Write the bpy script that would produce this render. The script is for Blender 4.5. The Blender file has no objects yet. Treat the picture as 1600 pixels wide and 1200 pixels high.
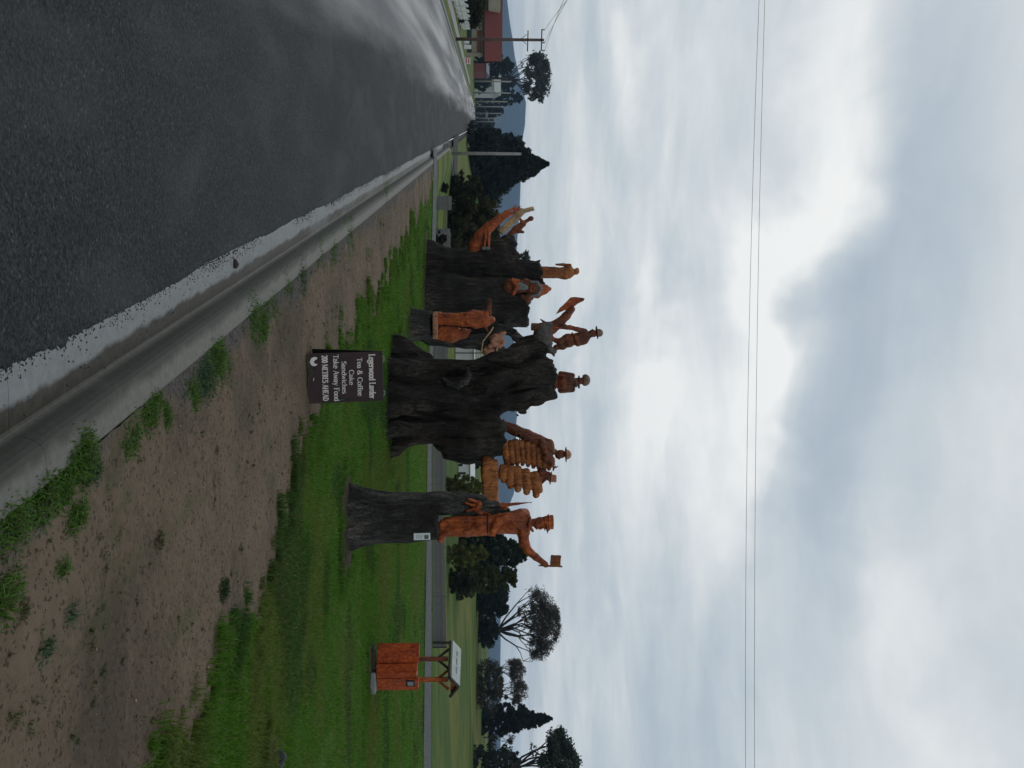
import bpy, math, random
import numpy as np
from mathutils import Vector, Matrix

random.seed(7)
rng = np.random.default_rng(11)
scene = bpy.context.scene
COL = scene.collection

# ------------------------------------------------------------------ camera
F = 1500.0                      # focal length in photo pixels (1600 x 1200 frame)
CAM_H = 1.7
PITCH = math.atan(50.0 / F)     # the phone was held on its side: world up = picture right
cam = bpy.data.cameras.new('camera')
cam.sensor_fit = 'HORIZONTAL'
cam.sensor_width = 36.0
cam.lens = 36.0 * F / 1600.0
cam.clip_start = 0.05
cam.clip_end = 20000
cam_ob = bpy.data.objects.new('camera', cam)
COL.objects.link(cam_ob)
FW = Vector((0, math.cos(PITCH), math.sin(PITCH)))
UP = Vector((0, -math.sin(PITCH), math.cos(PITCH)))
RT = Vector((1, 0, 0))
m = Matrix((UP, -RT, -FW)).transposed().to_4x4()
m.translation = (0, 0, CAM_H)
cam_ob.matrix_world = m
scene.camera = cam_ob
scene.render.resolution_x = 1024
scene.render.resolution_y = 768

# ------------------------------------------------------------------ exposure
scene.view_settings.view_transform = 'Standard'
scene.view_settings.look = 'None'
scene.view_settings.exposure = 0.0
scene.view_settings.gamma = 1.0
scene.view_settings.use_curve_mapping = False

# ------------------------------------------------------------------ node helpers
class NT:
    """tiny expression helper for node trees"""
    def __init__(s, tree):
        s.t = tree; s.n = tree.nodes; s.l = tree.links
    def new(s, kind, **kw):
        n = s.n.new(kind)
        for k, v in kw.items(): setattr(n, k, v)
        return n
    def put(s, sock, v):
        if isinstance(v, bpy.types.NodeSocket): s.l.new(v, sock)
        elif v is not None: sock.default_value = v
    def math(s, op, a, b=None, c=None, clamp=False):
        n = s.new('ShaderNodeMath', operation=op, use_clamp=clamp)
        s.put(n.inputs[0], a); s.put(n.inputs[1], b); s.put(n.inputs[2], c)
        return n.outputs[0]
    def noise(s, vec, scale, detail=4, rough=.55, dist=0, col=False):
        n = s.new('ShaderNodeTexNoise')
        s.put(n.inputs['Vector'], vec); s.put(n.inputs['Scale'], scale)
        n.inputs['Detail'].default_value = detail; n.inputs['Roughness'].default_value = rough
        n.inputs['Distortion'].default_value = dist
        return n.outputs['Color' if col else 'Fac']
    def voro(s, vec, scale, feature='F1', out='Distance'):
        n = s.new('ShaderNodeTexVoronoi', feature=feature)
        s.put(n.inputs['Vector'], vec); s.put(n.inputs['Scale'], scale)
        return n.outputs[out]
    def ramp(s, fac, stops):
        n = s.new('ShaderNodeValToRGB'); e = n.color_ramp.elements
        while len(e) > 1: e.remove(e[0])
        e[0].position = stops[0][0]; e[0].color = c4(stops[0][1])
        for p, c in stops[1:]:
            k = e.new(p); k.color = c4(c)
        s.put(n.inputs[0], fac)
        return n.outputs[0]
    def mix(s, fac, a, b, mode='MIX'):
        n = s.new('ShaderNodeMix', data_type='RGBA', blend_type=mode)
        s.put(n.inputs[0], fac)
        s.put(n.inputs[6], c4(a) if not isinstance(a, bpy.types.NodeSocket) else a)
        s.put(n.inputs[7], c4(b) if not isinstance(b, bpy.types.NodeSocket) else b)
        return n.outputs[2]
    def mapr(s, v, a, b, c=0., d=1., smooth=False):
        n = s.new('ShaderNodeMapRange')
        if smooth: n.interpolation_type = 'SMOOTHSTEP'
        s.put(n.inputs[0], v)
        for i, q in enumerate((a, b, c, d)): s.put(n.inputs[i + 1], q)
        return n.outputs[0]
    def scalev(s, vec, v):
        n = s.new('ShaderNodeVectorMath', operation='MULTIPLY')
        s.put(n.inputs[0], vec); n.inputs[1].default_value = v
        return n.outputs[0]
    def sep(s, vec):
        n = s.new('ShaderNodeSeparateXYZ'); s.put(n.inputs[0], vec)
        return n.outputs
def c4(c):
    if isinstance(c, (int, float)): return (c, c, c, 1)
    return tuple(c) if len(c) == 4 else (*c, 1)

# ------------------------------------------------------------------ world: overcast sky
SUN_EL, SUN_AZ = math.radians(38), math.radians(-25)     # azimuth from +Y, negative = left
world = bpy.data.worlds.new('World'); scene.world = world
world.use_nodes = True
w = NT(world.node_tree)
for n in list(w.n): w.n.remove(n)
sky = w.new('ShaderNodeTexSky', sky_type='NISHITA')
sky.sun_disc = False
sky.sun_elevation = SUN_EL
sky.sun_rotation = SUN_AZ
bg_clear = w.new('ShaderNodeBackground'); bg_clear.inputs[1].default_value = 0.10
w.l.new(sky.outputs[0], bg_clear.inputs[0])
tc = w.new('ShaderNodeTexCoord')
dx, dy, dz = w.sep(tc.outputs['Generated'])
zc = w.math('ADD', w.math('MAXIMUM', dz, 0.0), 0.07)
comb = w.new('ShaderNodeCombineXYZ')
w.put(comb.inputs[0], w.math('DIVIDE', dx, zc)); w.put(comb.inputs[1], w.math('DIVIDE', dy, zc))
comb.inputs[2].default_value = 3.7
pl = comb.outputs[0]
warp = w.new('ShaderNodeVectorMath', operation='MULTIPLY_ADD')
w.put(warp.inputs[0], w.noise(pl, 0.9, 3, col=True)); warp.inputs[1].default_value = (.7, .7, 0)
w.put(warp.inputs[2], pl)
n1 = w.noise(warp.outputs[0], 1.05, 9, .6, .15)
n2 = w.noise(warp.outputs[0], 0.42, 4, .5, .2)
az = w.math('ARCTAN2', dx, dy)
el = w.math('ARCSINE', w.math('MINIMUM', w.math('MAXIMUM', dz, -1.0), 1.0))
nw = w.noise(tc.outputs['Generated'], 5.0, 4, .55, .3)
nws = w.math('MULTIPLY', w.math('SUBTRACT', nw, .5), 0.30)
el2 = w.math('ADD', el, w.math('MULTIPLY', nws, .55))
az2 = w.math('ADD', az, nws)
def blob(px, py, wx, wy, amp, slope=0.0):
    """soft cloud mass centred on a direction; slope tilts it (photo px per px)"""
    a0 = math.atan((py - 600) / F); e0 = math.atan((px - 750) / F * math.cos(a0))
    da = w.math('SUBTRACT', az2, a0)
    de = w.math('SUBTRACT', w.math('SUBTRACT', el2, e0), w.math('MULTIPLY', da, slope))
    q = w.math('ADD', w.math('POWER', w.math('DIVIDE', da, wy / F), 2.0),
               w.math('POWER', w.math('DIVIDE', de, wx / F), 2.0))
    return w.math('MULTIPLY', w.math('EXPONENT', w.math('MULTIPLY', q, -1.0)), amp)
v = w.math('ADD', w.math('MULTIPLY', w.math('SUBTRACT', n1, .5), 1.2),
           w.math('MULTIPLY', w.math('SUBTRACT', n2, .5), 0.5))
v = w.math('ADD', v, 0.53)
for b in ((1300, 60, 70, 260, .45, .0), (1225, 430, 65, 230, .60, -.25), (1150, 760, 60, 220, .32, -.2),
          (1040, 720, 60, 160, .45, -.1), (1010, 420, 22, 120, .25, 0), (940, 700, 16, 200, -.15, 0), (985, 120, 26, 160, .25, 0), (1075, 560, 30, 160, .15, 0),
          (1350, 480, 95, 320, -.20, -.2), (1430, 300, 110, 330, -.16, 0), (1330, 800, 90, 260, -.28, -.1),
          (1110, 1060, 70, 220, -.28, 0), (1420, 980, 80, 130, .30, 0), (1040, 330, 50, 200, -.14, 0),
          (850, 600, 70, 4000, .13, 0), (905, 950, 40, 260, -.05, 0), (1480, 1150, 100, 160, .16, 0)):
    v = w.math('ADD', v, blob(*b))
cloud = w.ramp(v, [(0.0, (.395, .47, .54)), (.28, (.49, .56, .615)), (.5, (.60, .655, .685)),
                   (.75, (.78, .81, .81)), (1.0, (.95, .955, .93))])
bg_cloud = w.new('ShaderNodeBackground'); w.l.new(cloud, bg_cloud.inputs[0]); bg_cloud.inputs[1].default_value = 1.0
mixw = w.new('ShaderNodeMixShader'); mixw.inputs[0].default_value = 0.93
w.l.new(bg_clear.outputs[0], mixw.inputs[1]); w.l.new(bg_cloud.outputs[0], mixw.inputs[2])
outw = w.new('ShaderNodeOutputWorld'); w.l.new(mixw.outputs[0], outw.inputs[0])

# ------------------------------------------------------------------ sun behind the cloud
sun = bpy.data.lights.new('sun', 'SUN')
sun.energy = 0.55; sun.angle = math.radians(30); sun.color = (1, .97, .92)
sun_ob = bpy.data.objects.new('sun', sun); COL.objects.link(sun_ob)
sd = Vector((math.sin(SUN_AZ) * math.cos(SUN_EL), math.cos(SUN_AZ) * math.cos(SUN_EL), math.sin(SUN_EL)))
sun_ob.rotation_euler = sd.to_track_quat('Z', 'Y').to_euler()
sun_ob.location = sd * 60

# ------------------------------------------------------------------ measuring helpers
def ray(x, y):
    return FW + RT * ((y - 600) / F) + UP * ((x - 800) / F)
def P(x, y, D):
    """world point seen at photo pixel (x = up axis, y = right axis) at depth D"""
    d = ray(x, y); t = D / d.y
    return Vector((d.x * t, D, CAM_H + d.z * t))
def G(x, y, z=0.0):
    d = ray(x, y); t = (z - CAM_H) / d.z
    return Vector((d.x * t, d.y * t, z))
ALPHA = math.atan(405 / F)      # road direction, left of straight ahead
CA, SA = math.cos(ALPHA), math.sin(ALPHA)
def st(s, t): return (s * CA - t * SA, s * SA + t * CA)
def to_st(X, Y): return (X * CA + Y * SA, -X * SA + Y * CA)

# ------------------------------------------------------------------ object helpers
def props(o, label=None, cat=None, group=None, kind=None):
    if label: o['label'] = label
    if cat: o['category'] = cat
    if group: o['group'] = group
    if kind: o['kind'] = kind
    return o
def link(name, me, mat=None, parent=None, loc=(0, 0, 0), rot=(0, 0, 0), smooth=False):
    o = bpy.data.objects.new(name, me); COL.objects.link(o)
    o.location = loc; o.rotation_euler = rot
    if parent is not None: o.parent = parent
    if mat is not None and me is not None and not me.materials: me.materials.append(mat)
    if smooth and me is not None and len(me.polygons):
        me.polygons.foreach_set('use_smooth', np.ones(len(me.polygons), bool))
    return o
def empty(name, loc, rotz=0, **kw):
    o = bpy.data.objects.new(name, None); COL.objects.link(o)
    o.location = loc; o.rotation_euler = (0, 0, rotz); o.empty_display_size = .2
    return props(o, **kw)
def mesh_np(name, V, faces_flat, counts, col=None):
    me = bpy.data.meshes.new(name)
    V = np.asarray(V, np.float32); n = len(V)
    me.vertices.add(n); me.vertices.foreach_set('co', V.ravel())
    counts = np.asarray(counts, np.int32); L = int(counts.sum())
    me.loops.add(L); me.loops.foreach_set('vertex_index', np.asarray(faces_flat, np.int32).ravel())
    me.polygons.add(len(counts))
    me.polygons.foreach_set('loop_start', np.concatenate(([0], np.cumsum(counts)[:-1])).astype(np.int32))
    me.polygons.foreach_set('loop_total', counts)
    me.update(calc_edges=True)
    if col is not None:
        a = me.color_attributes.new('Col', 'FLOAT_COLOR', 'POINT')
        c = np.ones((n, 4), np.float32); c[:, :3] = col
        a.data.foreach_set('color', c.ravel())
    return me
class MB:
    """collects boxes, tubes, quads into one mesh"""
    def __init__(s): s.v = []; s.f = []
    def add(s, vs, fs):
        b = len(s.v); s.v += [tuple(q) for q in vs]; s.f += [[i + b for i in f] for f in fs]; return s
    def box(s, c, h, M=None, taper=1.0):
        vs = []
        for z in (-1, 1):
            k = taper if z > 0 else 1
            for x, y in ((-1, -1), (1, -1), (1, 1), (-1, 1)):
                q = Vector((x * h[0] * k, y * h[1] * k, z * h[2]))
                if M is not None: q = M @ q
                vs.append(q + Vector(c))
        return s.add(vs, [[0, 3, 2, 1], [4, 5, 6, 7], [0, 1, 5, 4], [1, 2, 6, 5], [2, 3, 7, 6], [3, 0, 4, 7]])
    def bbox(s, c, h, bv, M=None):
        """box with chamfered vertical and horizontal edges"""
        vs = []; fs = []
        lv = ((-h[2], bv), (-h[2] + bv, 0), (h[2] - bv, 0), (h[2], bv))
        for z, ins in lv:
            X, Y = h[0] - ins, h[1] - ins; b = bv * .7
            for x, y in ((-X + b, -Y), (X - b, -Y), (X, -Y + b), (X, Y - b), (X - b, Y), (-X + b, Y), (-X, Y - b), (-X, -Y + b)):
                q = Vector((x, y, z))
                if M is not None: q = M @ q
                vs.append(q + Vector(c))
        for k in range(3):
            for i in range(8):
                j = (i + 1) % 8
                fs.append([k * 8 + i, k * 8 + j, k * 8 + 8 + j, k * 8 + 8 + i])
        fs.append(list(range(7, -1, -1))); fs.append([24 + i for i in range(8)])
        return s.add(vs, fs)
    def tube(s, pts, rad, n=8, cap=True):
        pts = [Vector(p) for p in pts]
        if isinstance(rad, (int, float)): rad = [rad] * len(pts)
        vs = []; fs = []
        t0 = (pts[1] - pts[0]).normalized()
        a = t0.orthogonal().normalized()
        for i, p in enumerate(pts):
            t = (pts[min(i + 1, len(pts) - 1)] - pts[max(i - 1, 0)]).normalized()
            a = (a - t * a.dot(t)).normalized(); b = t.cross(a)
            for k in range(n):
                q = 2 * math.pi * k / n
                vs.append(p + (a * math.cos(q) + b * math.sin(q)) * rad[i])
        for i in range(len(pts) - 1):
            for k in range(n):
                j = (k + 1) % n
                fs.append([i * n + k, i * n + j, (i + 1) * n + j, (i + 1) * n + k])
        if cap:
            fs.append(list(range(n - 1, -1, -1))); fs.append([(len(pts) - 1) * n + k for k in range(n)])
        return s.add(vs, fs)
    def prism(s, poly, a, b):
        """poly = list of 3D points (front), extruded by vector b-a"""
        e = Vector(b) - Vector(a); n = len(poly)
        vs = [Vector(p) for p in poly] + [Vector(p) + e for p in poly]
        fs = [list(range(n)), list(range(2 * n - 1, n - 1, -1))]
        for i in range(n):
            j = (i + 1) % n; fs.append([i, i + n, j + n, j])
        return s.add(vs, fs)
    def lathe(s, c, prof, n=16, M=None):
        vs = []; fs = []
        for r, z in prof:
            for k in range(n):
                q = 2 * math.pi * k / n; p = Vector((r * math.cos(q), r * math.sin(q), z))
                if M is not None: p = M @ p
                vs.append(p + Vector(c))
        for i in range(len(prof) - 1):
            for k in range(n):
                j = (k + 1) % n; fs.append([i * n + k, i * n + j, (i + 1) * n + j, (i + 1) * n + k])
        fs.append(list(range(n - 1, -1, -1))); fs.append([(len(prof) - 1) * n + k for k in range(n)])
        return s.add(vs, fs)
    def mesh(s, name):
        me = bpy.data.meshes.new(name); me.from_pydata(s.v, [], s.f); me.update(); return me
    def build(s, name, mat, parent=None, loc=(0, 0, 0), rot=(0, 0, 0), smooth=False):
        return link(name, s.mesh(name), mat, parent, loc, rot, smooth)

# numpy value noise -------------------------------------------------
def _hash(ix, iy, iz):
    h = (ix.astype(np.int64) * 374761393 + iy.astype(np.int64) * 668265263 + iz.astype(np.int64) * 2147483647) & 0xffffffff
    h = ((h ^ (h >> 13)) * 1274126177) & 0xffffffff
    h = h ^ (h >> 16)
    return (h & 0xffff).astype(np.float32) / 65535.0
def vnoise(x, y, z):
    ix, iy, iz = np.floor(x), np.floor(y), np.floor(z)
    fx, fy, fz = x - ix, y - iy, z - iz
    fx = fx * fx * (3 - 2 * fx); fy = fy * fy * (3 - 2 * fy); fz = fz * fz * (3 - 2 * fz)
    ix = ix.astype(np.int64); iy = iy.astype(np.int64); iz = iz.astype(np.int64)
    r = 0
    for a in (0, 1):
        for b in (0, 1):
            for c in (0, 1):
                wgt = (fx if a else 1 - fx) * (fy if b else 1 - fy) * (fz if c else 1 - fz)
                r = r + wgt * _hash(ix + a, iy + b, iz + c)
    return r - .5
def fbm(x, y, z, o=3):
    r = 0; a = 1.
    for i in range(o):
        r = r + a * vnoise(x * 2 ** i + 17.3 * i, y * 2 ** i + 5.1 * i, z * 2 ** i); a *= .5
    return r
def sstep(a, b, x):
    q = np.clip((x - a) / (b - a), 0, 1); return q * q * (3 - 2 * q)

# signed-distance carving -> mesh (surface nets) ---------------------
def V3(p): return np.array((p[1], p[2] if len(p) > 2 else 0.0, p[0]), np.float32)   # photo (x,y,depth) -> (right, depth, up)
class Carve:
    """solids are given in photo pixels at one depth and become real, full-depth geometry"""
    def __init__(s, D, base, res=1.0, blend=2.0):
        s.D = D; s.k = D / F; s.base = base; s.res = res; s.blend = blend
        s.items = []; s.lo = np.full(3, 1e9); s.hi = np.full(3, -1e9); s.post = None
    def _bb(s, lo, hi):
        s.lo = np.minimum(s.lo, lo); s.hi = np.maximum(s.hi, hi)
    def cap(s, a, b, ra, rb=None, k=None, sub=False, flat=1.0):
        rb = ra if rb is None else rb; a = V3(a); b = V3(b)
        if not sub: s._bb(np.minimum(a - ra, b - rb), np.maximum(a + ra, b + rb))
        def f(p):
            ab = b - a; q = p - a; L = float((ab ** 2).sum()) + 1e-6
            h = np.clip((q @ ab) / L, 0, 1)
            dlt = q - h[..., None] * ab
            if flat != 1.0: dlt = dlt * np.array((1, 1 / flat, 1), np.float32)
            d = np.sqrt((dlt ** 2).sum(-1)) - (ra + (rb - ra) * h)
            return d
        s.items.append((sub, f, s.blend if k is None else k)); return s
    def chain(s, pts, rads, **kw):
        for i in range(len(pts) - 1): s.cap(pts[i], pts[i + 1], rads[i], rads[i + 1], **kw)
        return s
    def ell(s, c, r, k=None, sub=False, rot=0.0, rotd=0.0):
        """r = (up, right, depth); rot turns it in the picture plane (radians)"""
        c = V3(c); R = np.array((r[1], r[2], r[0]), np.float32)
        if not sub: s._bb(c - R.max(), c + R.max())
        cs, sn = math.cos(rot), math.sin(rot); cd, sdn = math.cos(rotd), math.sin(rotd)
        def f(p):
            q = p - c
            x = q[..., 0] * cs - q[..., 2] * sn; z = q[..., 0] * sn + q[..., 2] * cs; y = q[..., 1]
            x, y = x * cd - y * sdn, x * sdn + y * cd
            q = np.stack((x, y, z), -1)
            k0 = np.sqrt(((q / R) ** 2).sum(-1)) + 1e-5; k1 = np.sqrt(((q / (R * R)) ** 2).sum(-1)) + 1e-5
            return k0 * (k0 - 1) / k1
        s.items.append((sub, f, s.blend if k is None else k)); return s
    def box(s, c, h, rnd=.6, k=None, sub=False, rot=0.0, rotd=0.0):
        c = V3(c); H = np.array((h[1], h[2], h[0]), np.float32)
        if not sub: s._bb(c - np.linalg.norm(H), c + np.linalg.norm(H))
        cs, sn = math.cos(rot), math.sin(rot); cd, sdn = math.cos(rotd), math.sin(rotd)
        def f(p):
            q = p - c
            x = q[..., 0] * cs - q[..., 2] * sn; z = q[..., 0] * sn + q[..., 2] * cs; y = q[..., 1]
            x, y = x * cd - y * sdn, x * sdn + y * cd
            e = np.abs(np.stack((x, y, z), -1)) - (H - rnd)
            return np.sqrt((np.maximum(e, 0) ** 2).sum(-1)) + np.minimum(e.max(-1), 0) - rnd
        s.items.append((sub, f, s.blend if k is None else k)); return s
    def cut_above(s, x, k=.5):
        def f(p): return x - p[..., 2]
        s.items.append((True, f, k)); return s
    def mesh(s, name):
        pad = 3 * s.res + s.blend
        lo = s.lo - pad; hi = s.hi + pad
        n = np.maximum(np.ceil((hi - lo) / s.res).astype(int) + 1, 4)
        ax = [(lo[i] + s.res * np.arange(n[i])).astype(np.float32) for i in range(3)]
        g = np.stack(np.meshgrid(*ax, indexing='ij'), -1)
        d = None
        for sub, f, k in s.items:
            e = f(g).astype(np.float32)
            if d is None: d = e
            elif sub:
                h = np.clip(.5 - .5 * (d + e) / k, 0, 1); d = d + (-e - d) * h + k * h * (1 - h)
            else:
                h = np.clip(.5 + .5 * (e - d) / k, 0, 1); d = e + (d - e) * h - k * h * (1 - h)
        if s.post: d = s.post(g, d)
        else: d = d + .75 * fbm(g[..., 0] * .21, g[..., 1] * .21, g[..., 2] * .13, 2)
        V, Q = surface_nets(d)
        V = V * s.res + lo
        b = s.base                                   # (x, y) pixel of the thing's base
        W = np.empty_like(V)
        W[:, 0] = (V[:, 0] - b[1]) * s.k; W[:, 1] = V[:, 1] * s.k; W[:, 2] = (V[:, 2] - b[0]) * s.k
        return mesh_np(name, W, Q, np.full(len(Q), 4))
    def build(s, name, mat, parent):
        return link(name, s.mesh(name), mat, parent, smooth=True)
def surface_nets(d):
    nx, ny, nz = d.shape
    ins = d < 0
    c = [ins[a:nx - 1 + a, b:ny - 1 + b, e:nz - 1 + e] for a in (0, 1) for b in (0, 1) for e in (0, 1)]
    cnt = sum(q.astype(np.int8) for q in c)
    I, J, K = np.nonzero((cnt > 0) & (cnt < 8))
    idx = np.full((nx - 1, ny - 1, nz - 1), -1, np.int64); idx[I, J, K] = np.arange(len(I))
    acc = np.zeros((len(I), 3), np.float32); num = np.zeros(len(I), np.float32)
    co = [(a, b, e) for a in (0, 1) for b in (0, 1) for e in (0, 1)]
    for p in range(8):
        for q in range(p + 1, 8):
            A, B = co[p], co[q]
            if sum(abs(A[i] - B[i]) for i in range(3)) != 1: continue
            da = d[I + A[0], J + A[1], K + A[2]]; db = d[I + B[0], J + B[1], K + B[2]]
            mk = (da < 0) != (db < 0)
            t = np.where(mk, da / np.where(mk, da - db, 1), 0)
            for i in range(3): acc[:, i] += np.where(mk, A[i] + t * (B[i] - A[i]), 0)
            num += mk
    V = acc / num[:, None] + np.stack((I, J, K), -1)
    quads = []
    for axis in range(3):
        sl0 = [slice(None)] * 3; sl1 = [slice(None)] * 3
        sl0[axis] = slice(0, -1); sl1[axis] = slice(1, None)
        a = ins[tuple(sl0)]; b = ins[tuple(sl1)]
        o1, o2 = [(1, 2), (2, 0), (0, 1)][axis]
        i = np.stack(np.nonzero(a != b), -1)
        ok = (i[:, o1] > 0) & (i[:, o2] > 0) & (i[:, o1] < d.shape[o1] - 1) & (i[:, o2] < d.shape[o2] - 1)
        i = i[ok]; fl = a[i[:, 0], i[:, 1], i[:, 2]]
        def cell(u, v_):
            j = i.copy(); j[:, o1] -= u; j[:, o2] -= v_
            return idx[j[:, 0], j[:, 1], j[:, 2]]
        q = np.stack((cell(1, 1), cell(0, 1), cell(0, 0), cell(1, 0)), -1)
        q[~fl] = q[~fl][:, ::-1]
        quads.append(q)
    return V, np.concatenate(quads)

# ------------------------------------------------------------------ materials
def material(name):
    mt = bpy.data.materials.new(name); mt.use_nodes = True
    n = NT(mt.node_tree); b = n.n['Principled BSDF']
    return mt, n, b
def bump(n, b, h, strength=.5, dist=.01):
    q = n.new('ShaderNodeBump'); q.inputs['Strength'].default_value = strength; q.inputs['Distance'].default_value = dist
    n.put(q.inputs['Height'], h); n.l.new(q.outputs[0], b.inputs['Normal'])
def objco(n): return n.new('ShaderNodeTexCoord').outputs['Object']
def plain(name, col, rough=.6, var=.15, scale=6, bmp=0.0, metal=0.0):
    mt, n, b = material(name); o = objco(n)
    f = n.noise(o, scale, 5)
    c = n.mix(n.mapr(f, .3, .7), tuple(q * (1 - var) for q in col), tuple(min(1, q * (1 + var)) for q in col))
    n.l.new(c, b.inputs['Base Color']); b.inputs['Roughness'].default_value = rough; b.inputs['Metallic'].default_value = metal; b.inputs['Specular IOR Level'].default_value = .25 if rough > .3 else .5
    if bmp: bump(n, b, n.noise(o, scale * 6, 4), bmp, .01)
    return mt
def carved_wood(name, a, bcol, dark, rough=.42):
    mt, n, b = material(name); o = objco(n)
    st_ = n.scalev(o, (9, 9, 1.1))
    g = n.noise(st_, 3.0, 6, .6, .6)
    big = n.noise(o, 2.2, 3)
    c = n.mix(n.mapr(g, .36, .64), tuple(min(1, q * 1.25) for q in a), bcol)
    med = n.noise(n.scalev(o, (1, 1, .6)), 7, 4, .6, .5)
    c = n.mix(n.mapr(med, .50, .68, 0, .7), c, dark)
    c = n.mix(n.mapr(big, .46, .66, 0, .75), c, dark)
    cr = n.noise(n.scalev(o, (22, 22, 1.6)), 2.2, 3, .5, .3)
    c = n.mix(n.mapr(cr, .62, .70, 0, .7), c, tuple(q * .35 for q in dark))
    n.l.new(c, b.inputs['Base Color'])
    n.put(b.inputs['Roughness'], n.mapr(g, .2, .8, rough - .1, rough + .2))
    b.inputs['Specular IOR Level'].default_value = .3
    bump(n, b, n.math('ADD', g, n.math('ADD', n.math('MULTIPLY', n.noise(o, 26, 3), .6), n.math('MULTIPLY', n.voro(n.scalev(o, (1, 1, .45)), 24), .9))), .75, .03)
    gw = n.noise(o, 5.5, 5, .65)
    n.l.new(n.mix(n.mapr(gw, .60, .74, 0, .55), c, (dark[0] * .55 + .03, dark[1] + .03, dark[2] + .03)), b.inputs['Base Color'])
    return mt
def bark(name, a, bcol, moss=0.0):
    mt, n, b = material(name); o = objco(n)
    g = n.noise(n.scalev(o, (7, 7, .9)), 2.4, 8, .65, .7)
    f = n.noise(o, 16, 6, .6)
    pt = n.noise(o, 1.3, 4, .6)
    c = n.mix(n.mapr(g, .40, .60), a, bcol)
    c = n.mix(n.math('MULTIPLY', n.mapr(pt, .5, .68), n.mapr(g, .45, .62, .1, .9)), c, (bcol[0] * 2.9, bcol[1] * 2.7, bcol[2] * 2.5))
    c = n.mix(n.mapr(pt, .48, .34, 0, .85), c, (a[0] * .75, a[1] * .6, a[2] * .5))
    rs = n.noise(n.scalev(o, (1, 1, .35)), 2.1, 4, .6, .4)
    c = n.mix(n.mapr(rs, .58, .72, 0, .5), c, (bcol[0] * 1.25, bcol[1] * .8, bcol[2] * .55))
    vc = n.new('ShaderNodeTexVoronoi', feature='DISTANCE_TO_EDGE'); n.put(vc.inputs['Vector'], n.scalev(o, (9, 9, 2.2))); vc.inputs['Scale'].default_value = 2.3
    wv_ = n.new('ShaderNodeVectorMath', operation='MULTIPLY_ADD'); n.put(wv_.inputs[0], n.noise(o, 5, 3, col=True)); wv_.inputs[1].default_value = (1.2, 1.2, .8); n.put(wv_.inputs[2], n.scalev(o, (9, 9, 2.2))); n.put(vc.inputs['Vector'], wv_.outputs[0])
    ck = n.mapr(vc.outputs[0], .0, .16)
    c = n.mix(n.math('MULTIPLY', n.math('SUBTRACT', 1.0, ck), .4), c, (a[0] * .35, a[1] * .32, a[2] * .3))
    if moss: c = n.mix(n.math('MULTIPLY', n.mapr(f, .5, .7), moss), c, (.05, .06, .02))
    n.l.new(c, b.inputs['Base Color']); b.inputs['Roughness'].default_value = .85
    b.inputs['Specular IOR Level'].default_value = .25
    bump(n, b, n.math('ADD', n.math('MULTIPLY', g, 1.0), n.math('ADD', n.math('MULTIPLY', f, .35), n.math('MULTIPLY', ck, .22))), 1.0, .09)
    return mt
def leafy(name, rough=.6, trans=.25):
    mt, n, b = material(name)
    a = n.new('ShaderNodeAttribute', attribute_name='Col')
    n.l.new(a.outputs['Color'], b.inputs['Base Color']); b.inputs['Roughness'].default_value = rough
    b.inputs['Specular IOR Level'].default_value = .2
    t = n.new('ShaderNodeBsdfTranslucent'); n.l.new(a.outputs['Color'], t.inputs[0])
    mx = n.new('ShaderNodeMixShader'); mx.inputs[0].default_value = trans
    n.l.new(b.outputs[0], mx.inputs[1]); n.l.new(t.outputs[0], mx.inputs[2])
    n.l.new(mx.outputs[0], n.n['Material Output'].inputs[0])
    return mt
M = {}
M['wood'] = carved_wood('stained carved wood', (.42, .098, .020), (.27, .050, .011), (.12, .024, .008))
M['wood_warm'] = carved_wood('honey carved wood', (.36, .125, .028), (.23, .062, .014), (.11, .028, .008))
M['wood_dull'] = carved_wood('weathered carved wood', (.24, .062, .022), (.12, .034, .015), (.042, .017, .010), .5)
M['wood_pale'] = carved_wood('pale bare wood', (.50, .36, .20), (.38, .25, .13), (.24, .15, .08), .6)
M['wood_pink'] = carved_wood('pale pink end grain', (.42, .20, .12), (.30, .13, .08), (.2, .08, .05), .5)
M['orange'] = carved_wood('orange stained slabs', (.40, .062, .007), (.30, .042, .006), (.20, .028, .006), .42)
M['bark'] = bark('dark pine bark', (.013, .0105, .009), (.046, .038, .031))
M['bark_grey'] = bark('grey weathered bark', (.027, .0255, .024), (.082, .077, .071))
M['bark_far'] = bark('brown grey bark', (.016, .0135, .012), (.050, .042, .035), .15)
M['cut'] = plain('weathered cut face', (.095, .085, .078), .8, .35, 14, .3)
M['hat'] = plain('weathered brown hat wood', (.165, .105, .078), .7, .35, 14, .3)
M['felt'] = plain('grey weathered wood', (.15, .155, .15), .8, .3, 12, .3)
M['leaf'] = leafy('leaves')
M['grass_blade'] = leafy('grass blades', .55, .3)
M['black'] = plain('black paint', (.012, .012, .012), .45, .2, 20)
M['dark_timber'] = plain('dark timber', (.035, .028, .022), .7, .35, 14, .3)

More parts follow.
